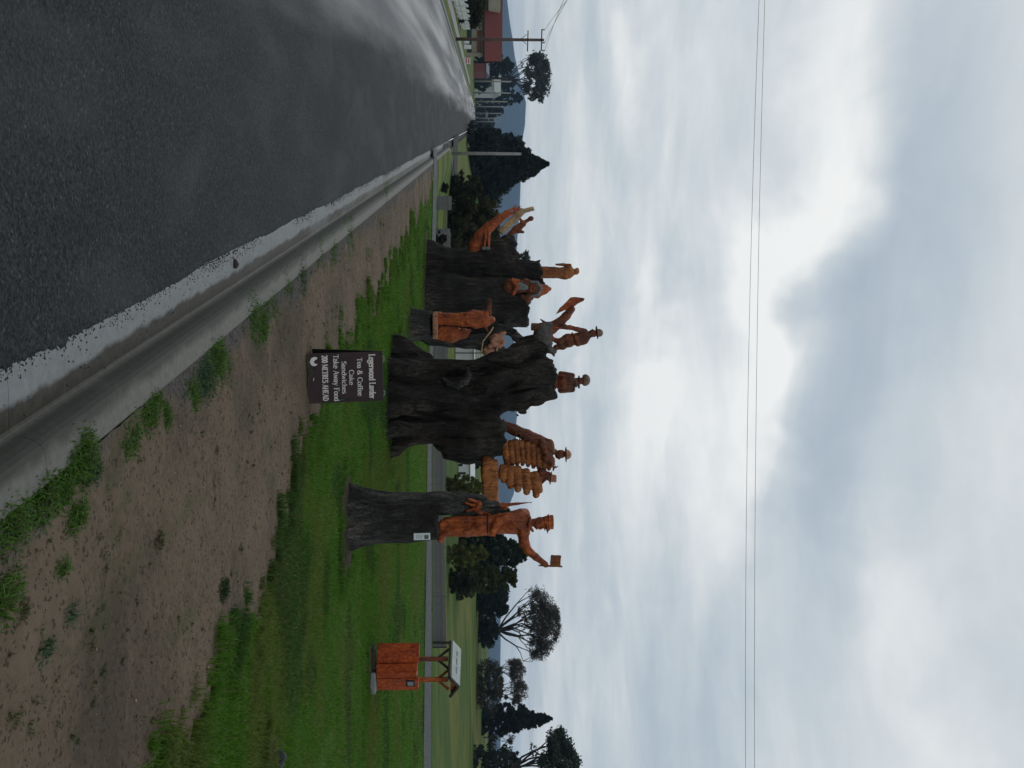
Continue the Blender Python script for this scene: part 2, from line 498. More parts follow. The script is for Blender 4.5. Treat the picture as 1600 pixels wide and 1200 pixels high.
# asphalt -----------------------------------------------------------
mt, n, b = material('asphalt'); o = objco(n); X, Y, Z = n.sep(o)
agg = n.voro(o, 85, 'F1', 'Color'); aggv = n.sep(agg)[0]
fine = n.noise(o, 45, 6, .7)
blot = n.noise(n.scalev(o, (1, .35, 1)), 1.3, 5, .6, .4)
patch = n.noise(n.scalev(o, (.75, .06, 1)), 1.1, 5, .6, .1)
base = n.mix(n.mapr(aggv, .1, .95), (.007, .0085, .0095), (.050, .053, .056))
base = n.mix(n.mapr(fine, .36, .7, 0, .75), base, (.022, .0245, .026))
chip = n.mapr(aggv, .965, .985)
base = n.mix(n.math('MULTIPLY', chip, n.mapr(fine, .45, .6)), base, (.10, .10, .098))
base = n.mix(n.mapr(blot, .48, .72, 0, .5), base, (.070, .074, .076))
base = n.mix(n.mapr(blot, .44, .30, 0, .5), base, (.013, .015, .016))
# worn, damp wheel lanes away from the parking strip
lane = n.math('ADD', n.math('MULTIPLY', n.math('SUBTRACT', patch, .5), 1.7), n.mapr(X, -.4, -2.3, -.62, 1.05))
lane = n.mapr(lane, -.15, .95, 0, 1, True)
streak = n.noise(n.scalev(o, (1.3, .035, 1)), 1.0, 4, .5, 0)
pale = n.mix(n.mapr(streak, .35, .65), (.105, .11, .118), (.195, .20, .208))
base = n.mix(n.math('MULTIPLY', lane, .85), base, pale)
n.l.new(base, b.inputs['Base Color'])
wet = n.math('MULTIPLY', lane, n.mapr(streak, .36, .70, 0, .9, True))
n.put(b.inputs['Roughness'], n.mapr(wet, 0, 1, .74, .42))
n.put(b.inputs['Specular IOR Level'], n.mapr(lane, 0, 1, .07, .32))
bump(n, b, n.math('ADD', n.math('MULTIPLY', aggv, n.mapr(wet, 0, 1, 1, .25)), fine), .55, .012)
M['asphalt'] = mt

# kerb concrete with slime in the gutter and mould on the face --------
mt, n, b = material('kerb concrete'); o = objco(n); X, Y, Z = n.sep(o)
f = n.noise(o, 22, 6, .6); big = n.noise(n.scalev(o, (1, .5, 1)), 3, 5)
c = n.mix(n.mapr(f, .3, .7), (.150, .157, .160), (.205, .212, .212))
c = n.mix(n.mapr(big, .5, .75, 0, .35), c, (.095, .09, .08))
br = n.noise(n.scalev(o, (26, 1.2, 4)), 3, 3)
c = n.mix(n.mapr(br, .58, .68, 0, .3), c, (.20, .20, .195))
wob = n.math('MULTIPLY', n.math('SUBTRACT', n.noise(n.scalev(o, (1, .8, 1)), 5, 5, .65), .5), .11)
xs = n.math('ADD', X, wob)
slime = n.math('MULTIPLY', n.mapr(xs, 1.045, 1.075), n.mapr(X, 1.172, 1.168))
slime = n.math('MULTIPLY', slime, n.mapr(n.noise(n.scalev(o, (1, .3, 1)), 1.5, 3), .35, .5, .55, 1))
c = n.mix(slime, c, n.mix(n.mapr(f, .4, .65), (.016, .0145, .009), (.034, .030, .019)))
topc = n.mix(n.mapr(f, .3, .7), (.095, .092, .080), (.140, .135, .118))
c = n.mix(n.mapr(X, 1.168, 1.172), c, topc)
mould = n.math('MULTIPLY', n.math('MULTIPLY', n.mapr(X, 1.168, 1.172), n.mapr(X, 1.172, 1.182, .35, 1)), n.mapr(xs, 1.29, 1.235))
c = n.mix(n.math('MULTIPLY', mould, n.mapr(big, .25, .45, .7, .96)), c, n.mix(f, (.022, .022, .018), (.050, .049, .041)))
n.l.new(c, b.inputs['Base Color'])
n.put(b.inputs['Roughness'], n.mapr(slime, 0, 1, .72, .6)); b.inputs['Specular IOR Level'].default_value = .25
bump(n, b, f, .35, .006)
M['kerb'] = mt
M['concrete'] = plain('grey concrete', (.22, .225, .225), .8, .15, 6, .2)
M['path'] = plain('grey sealed path', (.076, .078, .086), .9, .18, 3, .2)

# dirt verge ---------------------------------------------------------
mt, n, b = material('bare dirt'); o = objco(n); X, Y, Z = n.sep(o)
f = n.noise(o, 16, 8, .72); bg = n.noise(o, .9, 5, .6, .4); g = n.voro(o, 60, 'F1', 'Color'); gv = n.sep(g)[0]
c = n.mix(n.mapr(f, .3, .7), (.074, .053, .034), (.150, .110, .073))
c = n.mix(n.mapr(bg, .45, .68, 0, .6), c, (.180, .133, .090))
c = n.mix(n.mapr(bg, .48, .32, 0, .7), c, (.052, .042, .027))
c = n.mix(n.math('MULTIPLY', n.mapr(gv, .90, .95), .35), c, (.13, .105, .082))
c = n.mix(n.math('MULTIPLY', n.mapr(gv, .12, .07), .7), c, (.03, .024, .018))
grit = n.math('ADD', n.mapr(X, 1.38, 1.85, .75, -.75), n.math('MULTIPLY', n.math('SUBTRACT', n.noise(n.scalev(o, (1, .45, 1)), 1.8, 5, .6), .5), 2.4))
gritc = n.mix(n.mapr(gv, .1, .9), (.028, .027, .029), (.085, .082, .085))
c = n.mix(n.mapr(grit, .15, .5, 0, .75), c, gritc)
mossy = n.math('MULTIPLY', n.mapr(n.noise(n.scalev(o, (1, .5, 1)), 2.6, 6, .65), .55, .68), .55)
c = n.mix(mossy, c, (.055, .060, .022))
n.l.new(c, b.inputs['Base Color']); b.inputs['Roughness'].default_value = .92
b.inputs['Specular IOR Level'].default_value = .2
bump(n, b, n.math('ADD', f, n.math('MULTIPLY', gv, .12)), .8, .03)
M['dirt'] = mt

# lawn ---------------------------------------------------------------
mt, n, b = material('lawn'); o = objco(n)
f = n.noise(o, 14, 7, .7); bg = n.noise(n.scalev(o, (.55, .55, 1)), .8, 6, .6, .4); md = n.noise(n.scalev(o, (1, .45, 1)), 2.4, 5, .6)
c = n.mix(n.mapr(f, .3, .7), (.028, .068, .006), (.060, .125, .014))
c = n.mix(n.mapr(md, .5, .7, 0, .6), c, (.080, .115, .020))
c = n.mix(n.mapr(bg, .52, .66, 0, .65), c, (.095, .105, .028))
c = n.mix(n.mapr(bg, .36, .26, 0, .5), c, (.022, .060, .012))
n.l.new(c, b.inputs['Base Color']); b.inputs['Roughness'].default_value = .9
b.inputs['Specular IOR Level'].default_value = .12
bump(n, b, f, .7, .05)
M['lawn'] = mt
mt, n, b = material('paddock'); o = objco(n)
f = n.noise(o, 3, 7, .7); bg = n.noise(n.scalev(o, (.25, 1, 1)), .22, 6, .6, .4)
c = n.mix(n.mapr(f, .3, .7), (.034, .074, .007), (.055, .098, .011))
c = n.mix(n.mapr(bg, .46, .58, 0, .9), c, (.120, .120, .020))
c = n.mix(n.mapr(n.noise(n.scalev(o, (.5, 1.6, 1)), .6, 5, .65), .5, .68, 0, .7), c, (.020, .050, .008))
c = n.mix(n.mapr(bg, .44, .3, 0, .6), c, (.020, .052, .009))
n.l.new(c, b.inputs['Base Color']); b.inputs['Roughness'].default_value = .9
b.inputs['Specular IOR Level'].default_value = .12
M['paddock'] = mt
mt, n, b = material('forested hills'); o = objco(n)
f = n.noise(o, .012, 7, .7)
c = n.mix(n.mapr(f, .35, .65), (.020, .036, .050), (.040, .060, .072))
n.l.new(c, b.inputs['Base Color']); b.inputs['Roughness'].default_value = 1
b.inputs['Specular IOR Level'].default_value = 0
M['hill'] = mt

# ================================================================== SETTING
def height(X, Y):
    X = np.asarray(X, float); Y = np.asarray(Y, float)
    a = X / np.maximum(Y, 1.0)
    sw = X * CA + Y * SA
    wg = sstep(-.26, -.16, a) * sstep(2.0, 3.4, sw)
    Yb = np.interp(600 + F * a, [232, 700, 1200], [38.6, 34.2, 33.4])
    z = -.058 * np.clip(Y - Yb, 0, 50 - Yb) + 4.0 * np.clip((Y - 53) / 105, 0, 1) ** 1.25 + np.clip((Y - 158) / 100, 0, 30) * .25
    z = z * wg
    return z + .02 * np.sin(X * .35 + 1) * np.sin(Y * .3) * (Y > 8) * (Y < 40) * sstep(4.2, 6.5, sw)
def grid_mesh(name, S, T, zf, hole=None):
    A, B = np.meshgrid(S, T, indexing='ij')
    X = A * CA - B * SA; Y = A * SA + B * CA
    V = np.stack((A, B, zf(X, Y, A, B)), -1).reshape(-1, 3)
    ns, nt = len(S), len(T)
    i = (np.arange(ns - 1)[:, None] * nt + np.arange(nt - 1)[None, :]).ravel()
    Q = np.stack((i, i + nt, i + nt + 1, i + 1), -1)
    return mesh_np(name, V, Q, np.full(len(Q), 4))
ROTS = (0, 0, ALPHA)
def spaced(a, b, first, ratio):
    r = [a]; d = first
    while r[-1] < b: r.append(r[-1] + d); d *= ratio
    r[-1] = b
    return np.array(r)
T_ALL = np.concatenate((np.arange(-8, 60, .5), spaced(60, 5000, .8, 1.06)))
KERB_BACK = 1.385
terr = link('lawn', grid_mesh('lawn', np.concatenate((np.arange(1.36, 14, .4), spaced(14, 2500, .6, 1.07))), T_ALL,
            lambda X, Y, s, t: height(X, Y) - .012), M['lawn'], rot=ROTS, smooth=True)
props(terr, kind='structure')
# paddock polygons lie beyond the side path: give that part its own grass
terr.data.materials.append(M['paddock'])
cen = np.empty(len(terr.data.polygons) * 3, np.float32); terr.data.polygons.foreach_get('center', cen)
cen = cen.reshape(-1, 3); yy = cen[:, 0] * SA + cen[:, 1] * CA
terr.data.polygons.foreach_set('material_index', (yy > 40).astype(np.int32))
tl = link('far_verge_ground', grid_mesh('far_verge', -spaced(5.4, 2500, .5, 1.08)[::-1], T_ALL,
          lambda X, Y, s, t: np.full_like(X, -.02)), M['paddock'], rot=ROTS, smooth=True)
props(tl, kind='structure')
road = link('road', grid_mesh('road', np.arange(-5.41, .95, .21), np.concatenate((np.arange(-8, 70, 2.), spaced(70, 5000, 3, 1.2))),
            lambda X, Y, s, t: np.full_like(X, -.10) + .00 * s), M['asphalt'], rot=ROTS)
props(road, kind='structure')
mb = MB(); mb.add([(.93, 48, -.101), (1.5, 48, -.101), (1.5, 3000, -.101), (.93, 3000, -.101)], [[0, 1, 2, 3]]); props(mb.build('road_shoulder', M['asphalt'], rot=ROTS), kind='structure')
# side street opening past the end of the kerb
mb = MB()
mb.add([(.8, 63, .006), (1.6, 63.3, .006), (3.4, 64.3, .006), (5, 65.2, .006), (5.5, 66, .006), (5.5, 72, .006), (4, 74, .006), (2.2, 76, .006), (.8, 80, .006)], [list(range(9))])
props(mb.build('side_street', M['asphalt'], rot=ROTS), kind='structure')

# kerb and channel, poured in bays with open joints ------------------
kerb = empty('kerb', (0, 0, 0), ALPHA, kind='structure')
prof = [(.885, -.16), (.885, -.104), (.93, -.099), (1.05, -.108), (1.155, -.122), (1.17, -.118), (1.178, -.098), (1.190, -.055), (1.203, -.026),
        (1.218, -.008), (1.24, .003), (1.30, .006), (1.37, .004), (1.383, -.004), (1.385, -.12)]
def kerb_bay(t0, t1, shift=lambda t: 0.0):
    vs = []; fs = []; n = len(prof); k = 5
    for i in range(k):
        t = t0 + (t1 - t0) * i / (k - 1); sh = shift(t)
        for s_, z in prof: vs.append((s_ + sh, t, z))
    for i in range(k - 1):
        for j in range(n - 1): fs.append([i * n + j, i * n + j + 1, (i + 1) * n + j + 1, (i + 1) * n + j])
    fs.append(list(range(n - 1, -1, -1))); fs.append([(k - 1) * n + j for j in range(n)])
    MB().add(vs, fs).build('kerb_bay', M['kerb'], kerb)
tt = -6.0
while tt < 62:
    ln = 2.4
    kerb_bay(tt + .0015, tt + ln - .0015, lambda t: .0 if t < 54 else (t - 54) ** 2 * .02)
    tt += ln

# bare dirt footway --------------------------------------------------
def dirt_edge(t):
    t = np.asarray(t, float)
    b = np.interp(t, [-8, 4, 5.5, 8, 10, 12, 17, 26, 34, 40], [3.7, 3.6, 3.5, 3.2, 2.95, 2.8, 2.82, 2.4, 2.1, 1.9])
    return b + .62 * fbm(t * 1.3, t * 0 + 3, t * 0, 3) + .24 * vnoise(t * 4.2, t * 0, t * 0 + 8) + .08 * vnoise(t * 11, t * 0, t * 0 + 5)
T_D = np.concatenate((np.arange(-6, 14, .05), np.arange(14, 40, .12)))
U = np.linspace(0, 1, 44)
eb = dirt_edge(T_D)
A = KERB_BACK - .006 + U[:, None] * (eb[None, :] - KERB_BACK + .006); B = np.broadcast_to(T_D[None, :], A.shape)
Zd = .002 + .022 * fbm(A * 3, B * 3, A * 0, 3) + .02 * fbm(A * 14, B * 14, A * 0 + 4, 2) - .008 * (1 - sstep(0, .05, U))[:, None]
Zd = np.where(U[:, None] > .97, np.minimum(Zd, -.004), np.maximum(Zd, -.006))
ns, nt = A.shape
i = (np.arange(ns - 1)[:, None] * nt + np.arange(nt - 1)[None, :]).ravel()
Q = np.stack((i, i + nt, i + nt + 1, i + 1), -1)
dirt = link('dirt_footway', mesh_np('dirt', np.stack((A, B, Zd), -1).reshape(-1, 3), Q, np.full(len(Q), 4)), M['dirt'], rot=ROTS, smooth=True)
props(dirt, kind='structure')

# side path crossing behind the stumps --------------------------------
vs = []; fs = []
for y in range(232, 1500, 40):
    x0 = np.interp(y, [232, 700, 1200], [677.5, 667, 661.5]); x1 = np.interp(y, [232, 700, 1200], [682.5, 674, 672.5])
    a = G(x0, y); c_ = G(x1, y)
    for q in (a, c_): vs.append((q.x, q.y, float(height(q.x, q.y)) + .018))
for i in range(len(vs) // 2 - 1): fs.append([2 * i, 2 * i + 2, 2 * i + 3, 2 * i + 1])
props(MB().add(vs, fs).build('side_path', M['path']), kind='structure')

# distant hills --------------------------------------------------------
prof_y = [-500, -100, 0, 50, 90, 120, 160, 190, 230, 300, 340, 400, 500, 560, 600, 650, 700, 730, 755, 775, 800, 900, 1000, 1100, 1200, 1400, 1800]
prof_x = [785, 790, 793, 799, 805, 812, 822, 821, 815, 813, 811, 806, 801, 806, 806, 808, 802, 797, 805, 802, 790, 784, 782, 782, 783, 788, 790]
ys = np.arange(-500, 1801, 12.); tops = np.interp(ys, prof_y, prof_x) + 1.2 * fbm(ys * .03, ys * 0, ys * 0, 3)
rows = ((2100, 0, .0), (2400, .45, .6), (2600, .8, .6), (2800, 1.0, .3), (3100, .7, .3), (3600, 0, 0))
V = []
for D_, fr, ro in rows:
    for y, xt in zip(ys, tops):
        zt = P(xt, y, 2800).z
        X_ = (y - 600) / F * D_
        V.append((X_, D_, -3 + fr * (zt + 3) * (1 + ro * .12 * (random.random() - .5) * (fr < 1))))
ns, nt = len(rows), len(ys)
i = (np.arange(ns - 1)[:, None] * nt + np.arange(nt - 1)[None, :]).ravel()
Q = np.stack((i, i + 1, i + nt + 1, i + nt), -1)
props(link('hills', mesh_np('hills', V, Q, np.full(len(Q), 4)), M['hill'], smooth=True), kind='structure')

# soil round the stump feet ---------------------------------------------
M['soil'] = plain('brown soil', (.036, .024, .015), .95, .5, 18, .8)
M['soil_red'] = plain('red brown soil', (.055, .030, .018), .95, .4, 18, .8)
def soil_patch(cx, cy, rx, ry, rot=0, mat='soil', z=.0):
    R_ = 8; N_ = 40; vs = [(0, 0, .03)]; fs = []
    for r in range(1, R_ + 1):
        for k in range(N_):
            q = 2 * math.pi * k / N_; f = r / R_
            e = 1 + .5 * float(fbm(np.array([math.cos(q) * 2.2 + cx]), np.array([math.sin(q) * 2.2 + cy]), np.array([0.]), 3)[0])
            vs.append((rx * f * e * math.cos(q), ry * f * e * math.sin(q), .03 * (1 - f * f) - .008 * (r == R_) + .012 * random.random() * (r < R_)))
    for k in range(N_): fs.append([0, 1 + k, 1 + (k + 1) % N_])
    for r in range(R_ - 1):
        for k in range(N_):
            j = (k + 1) % N_; fs.append([1 + r * N_ + k, 1 + r * N_ + N_ + k, 1 + r * N_ + N_ + j, 1 + r * N_ + j])
    return props(MB().add(vs, fs).build('soil_patch', M[mat], loc=(cx, cy, float(height(cx, cy)) + z), rot=(0, 0, rot), smooth=True), kind='structure')
PATCHES = []
def patch_px(x, y, wr, wd, mat='soil'):
    g = G(x, y); soil_patch(g.x, g.y, wr, wd, 0, mat); PATCHES.append((g.x, g.y, wr, wd))
patch_px(543, 812, .62, .55); patch_px(537, 865, .35, .30)
patch_px(614, 640, 1.05, .75, 'soil_red'); patch_px(627, 555, .5, .6)
patch_px(646, 510, .55, .6); patch_px(664, 455, 1.0, 1.0); patch_px(666, 405, .9, 1.1)
patch_px(418, 1172, .17, .11, 'soil_red'); patch_px(578, 1040, .35, .3)

# ------------------------------------------------------------------ grass
def blades(name, pos, h, wd, col, lean, parts=2):
    N_ = len(pos); a = rng.uniform(0, 2 * math.pi, N_); la = rng.uniform(0, 2 * math.pi, N_)
    side = np.stack((np.cos(a), np.sin(a), np.zeros(N_)), -1) * (wd / 2)[:, None]
    ld = np.stack((np.cos(la), np.sin(la), np.zeros(N_)), -1) * (h * lean)[:, None]
    up = np.zeros((N_, 3)); up[:, 2] = h
    if parts == 2:
        mid = pos + ld * .3 + up * .6
        tip = pos + ld + up * (1 - .35 * lean[:, None])
        V = np.stack((pos - side, pos + side, mid - side * .75, mid + side * .75, tip), 1).reshape(-1, 3)
        b = np.arange(N_) * 5
        Fq = np.stack((b, b + 1, b + 3, b + 2, b + 2, b + 3, b + 4), -1)
        cnt = np.tile((4, 3), N_); k = 5
        shade = np.array((.9, .9, 1, 1, 1.08))
    else:
        V = np.stack((pos - side, pos + side, pos + ld + up), 1).reshape(-1, 3)
        b = np.arange(N_) * 3; Fq = np.stack((b, b + 1, b + 2), -1); cnt = np.full(N_, 3); k = 3
        shade = np.array((.9, .9, 1.08))
    C = (col[:, None, :] * np.ones(k)[None, :, None]).reshape(-1, 3)
    return mesh_np(name, V, Fq, cnt, C)
def grass_col(X, Y, N_):
    g = rng.uniform(0, 1, N_)[:, None]
    c = np.array((.042, .125, .007)) * (1 - g) + np.array((.105, .230, .018)) * g
    d = sstep(.02, .30, fbm(X * .55, Y * .9, X * 0 + 2, 3))[:, None] * .6
    c = c * (1 - d) + np.array((.130, .140, .030)) * d
    d2 = sstep(.12, .34, fbm(X * .8 + 9, Y * .8, X * 0 + 7, 3))[:, None] * .6
    c = c * (1 - d2) + np.array((.018, .060, .014)) * d2
    y = (rng.uniform(0, 1, N_) < .06)[:, None]
    c = np.where(y, np.array((.17, .15, .06)), c)
    return c
def lawn_pts(N_, d0, d1, power, dens=0.0):
    az_ = rng.uniform(-.47, .44, N_)
    u = rng.uniform(0, 1, N_)
    D_ = d0 * (d1 / d0) ** (u ** power)
    X = np.tan(az_) * D_; Y = D_
    s_, t_ = to_st(X, Y)
    e = dirt_edge(t_)
    keep = s_ > e - .05 + rng.uniform(-.10, .18, N_) ** 3 * 30 * .1
    if dens: keep &= (fbm(X * 2.2, Y * 2.2, X * 0, 3) + rng.uniform(-.45, .45, N_)) > -.42
    for px, py, rx, ry in PATCHES:
        q = ((X - px) / rx) ** 2 + ((Y - py) / ry) ** 2
        keep &= q > rng.uniform(.75, 1.3, N_)
    X, Y, s_, e = X[keep], Y[keep], s_[keep], e[keep]
    return X, Y, s_ - e
X, Y, de = lawn_pts(330000, 4.4, 15, 1.0, 1)
# tufts that spill over the lawn edge
tx, ty = [], []
for k in range(420):
    t_ = 3.5 + 22 * random.random() ** 1.4; s_ = float(dirt_edge(np.array([t_]))[0]) + random.gauss(-.02, .13)
    q = tuft_xy = rng.normal(0, random.uniform(.02, .06), (random.randint(25, 110), 2)) + np.array(st(s_, t_))
    tx.append(q[:, 0]); ty.append(q[:, 1])
for px, py, rx, ry in PATCHES:
    for k in range(34):
        q_ = random.uniform(math.pi, 2 * math.pi) if k % 3 else random.uniform(0, 2 * math.pi); f_ = random.uniform(1.1, 1.4)
        q = rng.normal(0, random.uniform(.02, .06), (random.randint(20, 60), 2)) + np.array((px + rx * f_ * math.cos(q_), py + ry * f_ * math.sin(q_)))
        tx.append(q[:, 0]); ty.append(q[:, 1])
tx = np.concatenate(tx); ty = np.concatenate(ty); X = np.concatenate((X, tx)); Y = np.concatenate((Y, ty)); de = np.concatenate((de, np.zeros(len(tx))))
N_ = len(X)
edge = np.exp(-np.maximum(de, 0) / .35)
clump = sstep(-.1, .35, fbm(X * 3.1 + 4, Y * 3.1, X * 0 + 1, 2))
h = (rng.uniform(.022, .045, N_) + clump * .022 + edge * rng.uniform(.0, .040, N_)) * (1 + .2 * edge)
Zg = height(X, Y) - .012
g1 = link('lawn_grass', blades('lawn_grass', np.stack((X, Y, Zg), -1), h, rng.uniform(.0035, .0065, N_) * (1 + Y * .05),
          grass_col(X, Y, N_) * (1 - .12 * edge)[:, None], rng.uniform(.1, .9, N_)), M['grass_blade'])
props(g1, 'short green mown grass with brown tinges covering the lawn near the footway', 'grass', kind='stuff')
X, Y, de = lawn_pts(230000, 14, 37, .9)
N_ = len(X); h = rng.uniform(.03, .06, N_)
g2 = link('lawn_grass', blades('lawn_grass', np.stack((X, Y, height(X, Y) - .012), -1), h, rng.uniform(.012, .026, N_),
          grass_col(X, Y, N_), rng.uniform(.1, .8, N_), 1), M['grass_blade'])
props(g2, 'short green grass round and beyond the carved stumps up to the side path', 'grass', kind='stuff')

# weeds on the dirt: sparse seedlings as one mass ----------------------
def tuft_pts(cx, cy, rad, n_):
    r = rad * np.sqrt(rng.uniform(0, 1, n_)); q = rng.uniform(0, 2 * math.pi, n_)
    return np.stack((cx + r * np.cos(q), cy + r * np.sin(q)), -1)
pts = []; hh = []; cc = []
for k in range(1500):
    t_ = 3 + 24 * random.random() ** 1.6; s_ = random.uniform(1.45, float(dirt_edge(np.array([t_]))[0]))
    if fbm(np.array([s_ * 1.8]), np.array([t_ * 1.2]), np.array([9.]), 3)[0] < random.uniform(-.25, .3): continue
    X_, Y_ = st(s_, t_); n_ = random.randint(4, 14)
    p = tuft_pts(X_, Y_, random.uniform(.008, .03), n_); pts.append(p)
    hh.append(rng.uniform(.006, .026, n_)); g = random.random()
    cc.append(np.tile(np.array((.030, .055, .012)) * (1 - g) + np.array((.080, .085, .030)) * g, (n_, 1)))
pts = np.concatenate(pts); hh = np.concatenate(hh); cc = np.concatenate(cc)
pz = np.concatenate((pts, np.full((len(pts), 1), -.004)), 1)
o_ = link('dirt_seedlings', blades('dirt_seedlings', pz, hh, rng.uniform(.004, .010, len(hh)), cc, rng.uniform(.4, 1.6, len(hh))), M['grass_blade'])
props(o_, 'tiny scattered green and olive seedlings growing on the bare dirt footway', 'weeds', kind='stuff')

# larger weed clumps, each a plant of its own ---------------------------
def weed(x, y, r, n_, hmin, hmax, tone, label, cat='weed', dz=0.0):
    g = G(x, y); e = empty('weed_clump', (g.x, g.y, -.006 + dz), ALPHA, label=label, cat=cat, group='weed clumps on the footway')
    p = tuft_pts(0, 0, 1, n_) * np.array((r * 1.05, r * (1.9 + 1.2 * random.random()))) * np.clip(1 + .6 * rng.normal(0, .5, (n_, 1)), .1, 1.8)
    rr = np.sqrt((p ** 2).sum(-1)) / r
    tones = {'g': ((.034, .088, .008), (.085, .175, .022)), 'o': ((.050, .060, .018), (.105, .100, .036)),
             'd': ((.012, .034, .010), (.030, .060, .016)), 'b': ((.030, .070, .030), (.075, .125, .055))}[tone]
    q = rng.uniform(0, 1, n_)[:, None]; col = np.array(tones[0]) * (1 - q) + np.array(tones[1]) * q
    hs = rng.uniform(hmin, hmax, n_) * (1.1 - .5 * rr)
    me = blades('leaves', np.concatenate((p, np.zeros((n_, 1))), 1), hs, rng.uniform(.005, .011, n_), col, rng.uniform(.3, 1.3, n_))
    link('leaves', me, M['grass_blade'], e)['kind'] = 'stuff'
    p2 = tuft_pts(0, 0, r * .5, max(6, n_ // 12))
    me = blades('stems', np.concatenate((p2, np.zeros((len(p2), 1))), 1), rng.uniform(hmax * .5, hmax * 1.0, len(p2)), np.full(len(p2), .003),
                np.tile(np.array((.075, .085, .035)), (len(p2), 1)), rng.uniform(.1, .6, len(p2)))
    link('stem_tuft', me, M['grass_blade'], e)['kind'] = 'stuff'
kerb_w = [(20, 815, .08, 300, .03, .07), (72, 775, .085, 420, .03, .09), (100, 760, .07, 300, .03, .08), (128, 712, .085, 420, .03, .10), (142, 728, .06, 240, .03, .11),
          (118, 800, .06, 160, .04, .12), (190, 700, .075, 300, .02, .07), (205, 672, .09, 360, .02, .07), (238, 640, .09, 400, .03, .08),
          (256, 650, .07, 260, .02, .06), (300, 618, .09, 300, .02, .06), (322, 585, .11, 460, .03, .09), (338, 562, .12, 480, .03, .08),
          (352, 570, .10, 330, .02, .06), (395, 498, .15, 520, .03, .09), (408, 505, .13, 420, .03, .08), (425, 478, .14, 380, .02, .07),
          (448, 452, .16, 380, .02, .06), (470, 430, .16, 360, .02, .06), (500, 405, .2, 380, .02, .06), (520, 392, .22, 380, .02, .06), (545, 366, .25, 360, .02, .06), (602, 305, .3, 340, .02, .05)]
ordn = ['first', 'second', 'third', 'fourth', 'fifth', 'sixth', 'seventh', 'eighth', 'ninth', 'tenth', 'eleventh', 'twelfth', 'thirteenth',
        'fourteenth', 'fifteenth', 'sixteenth', 'seventeenth', 'eighteenth', 'nineteenth', 'twentieth', 'twenty-first', 'twenty-second', 'twenty-third']
for i, (x, y, r, n_, a, b_) in enumerate(kerb_w):
    weed(x + 2, y + 3, r * 1.25, int(n_ * 2.4), a * .7, b_ * (.62 if i % 3 else .9), 'b' if i % 7 == 4 else 'g', '%s bright green weed clump along the back of the kerb from the near end' % ordn[i])
for x, y, r, n_, a, b_, tn, lb in [
        (96, 888, .05, 220, .02, .06, 'g', 'low green weed on the dirt beside the near end of the kerb'),
        (6, 930, .10, 420, .03, .08, 'g', 'green weed mat cut off by the bottom edge of the frame'),
        (34, 955, .04, 120, .02, .05, 'o', 'small olive weed just above the mat at the frame edge'),
        (66, 1012, .06, 130, .03, .09, 'b', 'pale spiky grass tuft on the near dirt'),
        (108, 960, .05, 50, .03, .10, 'b', 'thin straggly grass spray lying on the near dirt'),
        (350, 922, .075, 330, .02, .07, 'd', 'dark green round tuft alone on pale dirt near the lawn edge'),
        (185, 830, .05, 160, .01, .04, 'o', 'small olive weed in the middle of the near dirt'),
        (250, 845, .055, 160, .01, .05, 'o', 'yellowish seedling patch in the middle of the dirt'),
        (332, 780, .06, 160, .01, .04, 'o', 'flat olive weed halfway between kerb and lawn'),
        (575, 398, .16, 260, .02, .06, 'g', 'narrow green weed patch on the dirt beyond the sign'),
        (532, 490, .13, 320, .03, .07, 'g', 'long green weed patch behind the sign board'),
        (560, 498, .11, 240, .02, .06, 'd', 'dark weed patch between sign and lawn edge'),
        (375, 858, .04, 90, .02, .05, 'd', 'small dark weed close to the lawn edge'),
        (18, 1120, .05, 130, .02, .06, 'o', 'olive weed at the lower right of the near dirt')]:
    weed(x, y, r, n_, a, b_, tn, lb)

# loose gravel and litter -----------------------------------------------
def scatter_stones(name, pos, size, mat, label, cat):
    base = np.array([(1, 0, 0), (-.6, .8, 0), (-.5, -.8, .1), (0, .1, .8), (.1, 0, -.6)]); fs = [(0, 1, 3), (1, 2, 3), (2, 0, 3), (1, 0, 4), (2, 1, 4), (0, 2, 4)]
    N_ = len(pos); q = rng.uniform(0, 2 * math.pi, N_); c, s_ = np.cos(q), np.sin(q)
    jit = rng.uniform(.6, 1.3, (N_, 5, 3)); B = base[None] * jit * size[:, None, None]
    V = np.stack((B[..., 0] * c[:, None] - B[..., 1] * s_[:, None], B[..., 0] * s_[:, None] + B[..., 1] * c[:, None], B[..., 2]), -1) + pos[:, None, :]
    Fq = (np.arange(N_)[:, None, None] * 5 + np.array(fs)[None]).reshape(-1, 3)
    return props(link(name, mesh_np(name, V.reshape(-1, 3), Fq, np.full(len(Fq), 3)), mat), label, cat, kind='stuff')
M['chip'] = plain('dark road chips', (.026, .028, .030), .7, .4, 30)
n_ = 6000; t_ = 2.6 + 20 * rng.uniform(0, 1, n_) ** 1.5
s_ = .90 + np.abs(rng.normal(0, .038, n_)) + (rng.uniform(0, 1, n_) < .12) * rng.uniform(0, .2, n_) + .035 * fbm(t_ * 1.2, t_ * 0, t_ * 0, 2)
keep = fbm(t_ * .9, t_ * 0 + 4, t_ * 0, 3) + rng.uniform(-.3, .5, n_) > 0; s_, t_ = s_[keep], t_[keep]
X, Y = st(s_, t_)
scatter_stones('loose_gravel', np.stack((X, Y, -.100 - .02 * np.clip((s_ - .95) / .2, 0, 1)), -1), rng.uniform(.003, .009, len(X)), M['chip'],
               'black gravel chips spilled along the edge of the concrete channel', 'gravel')
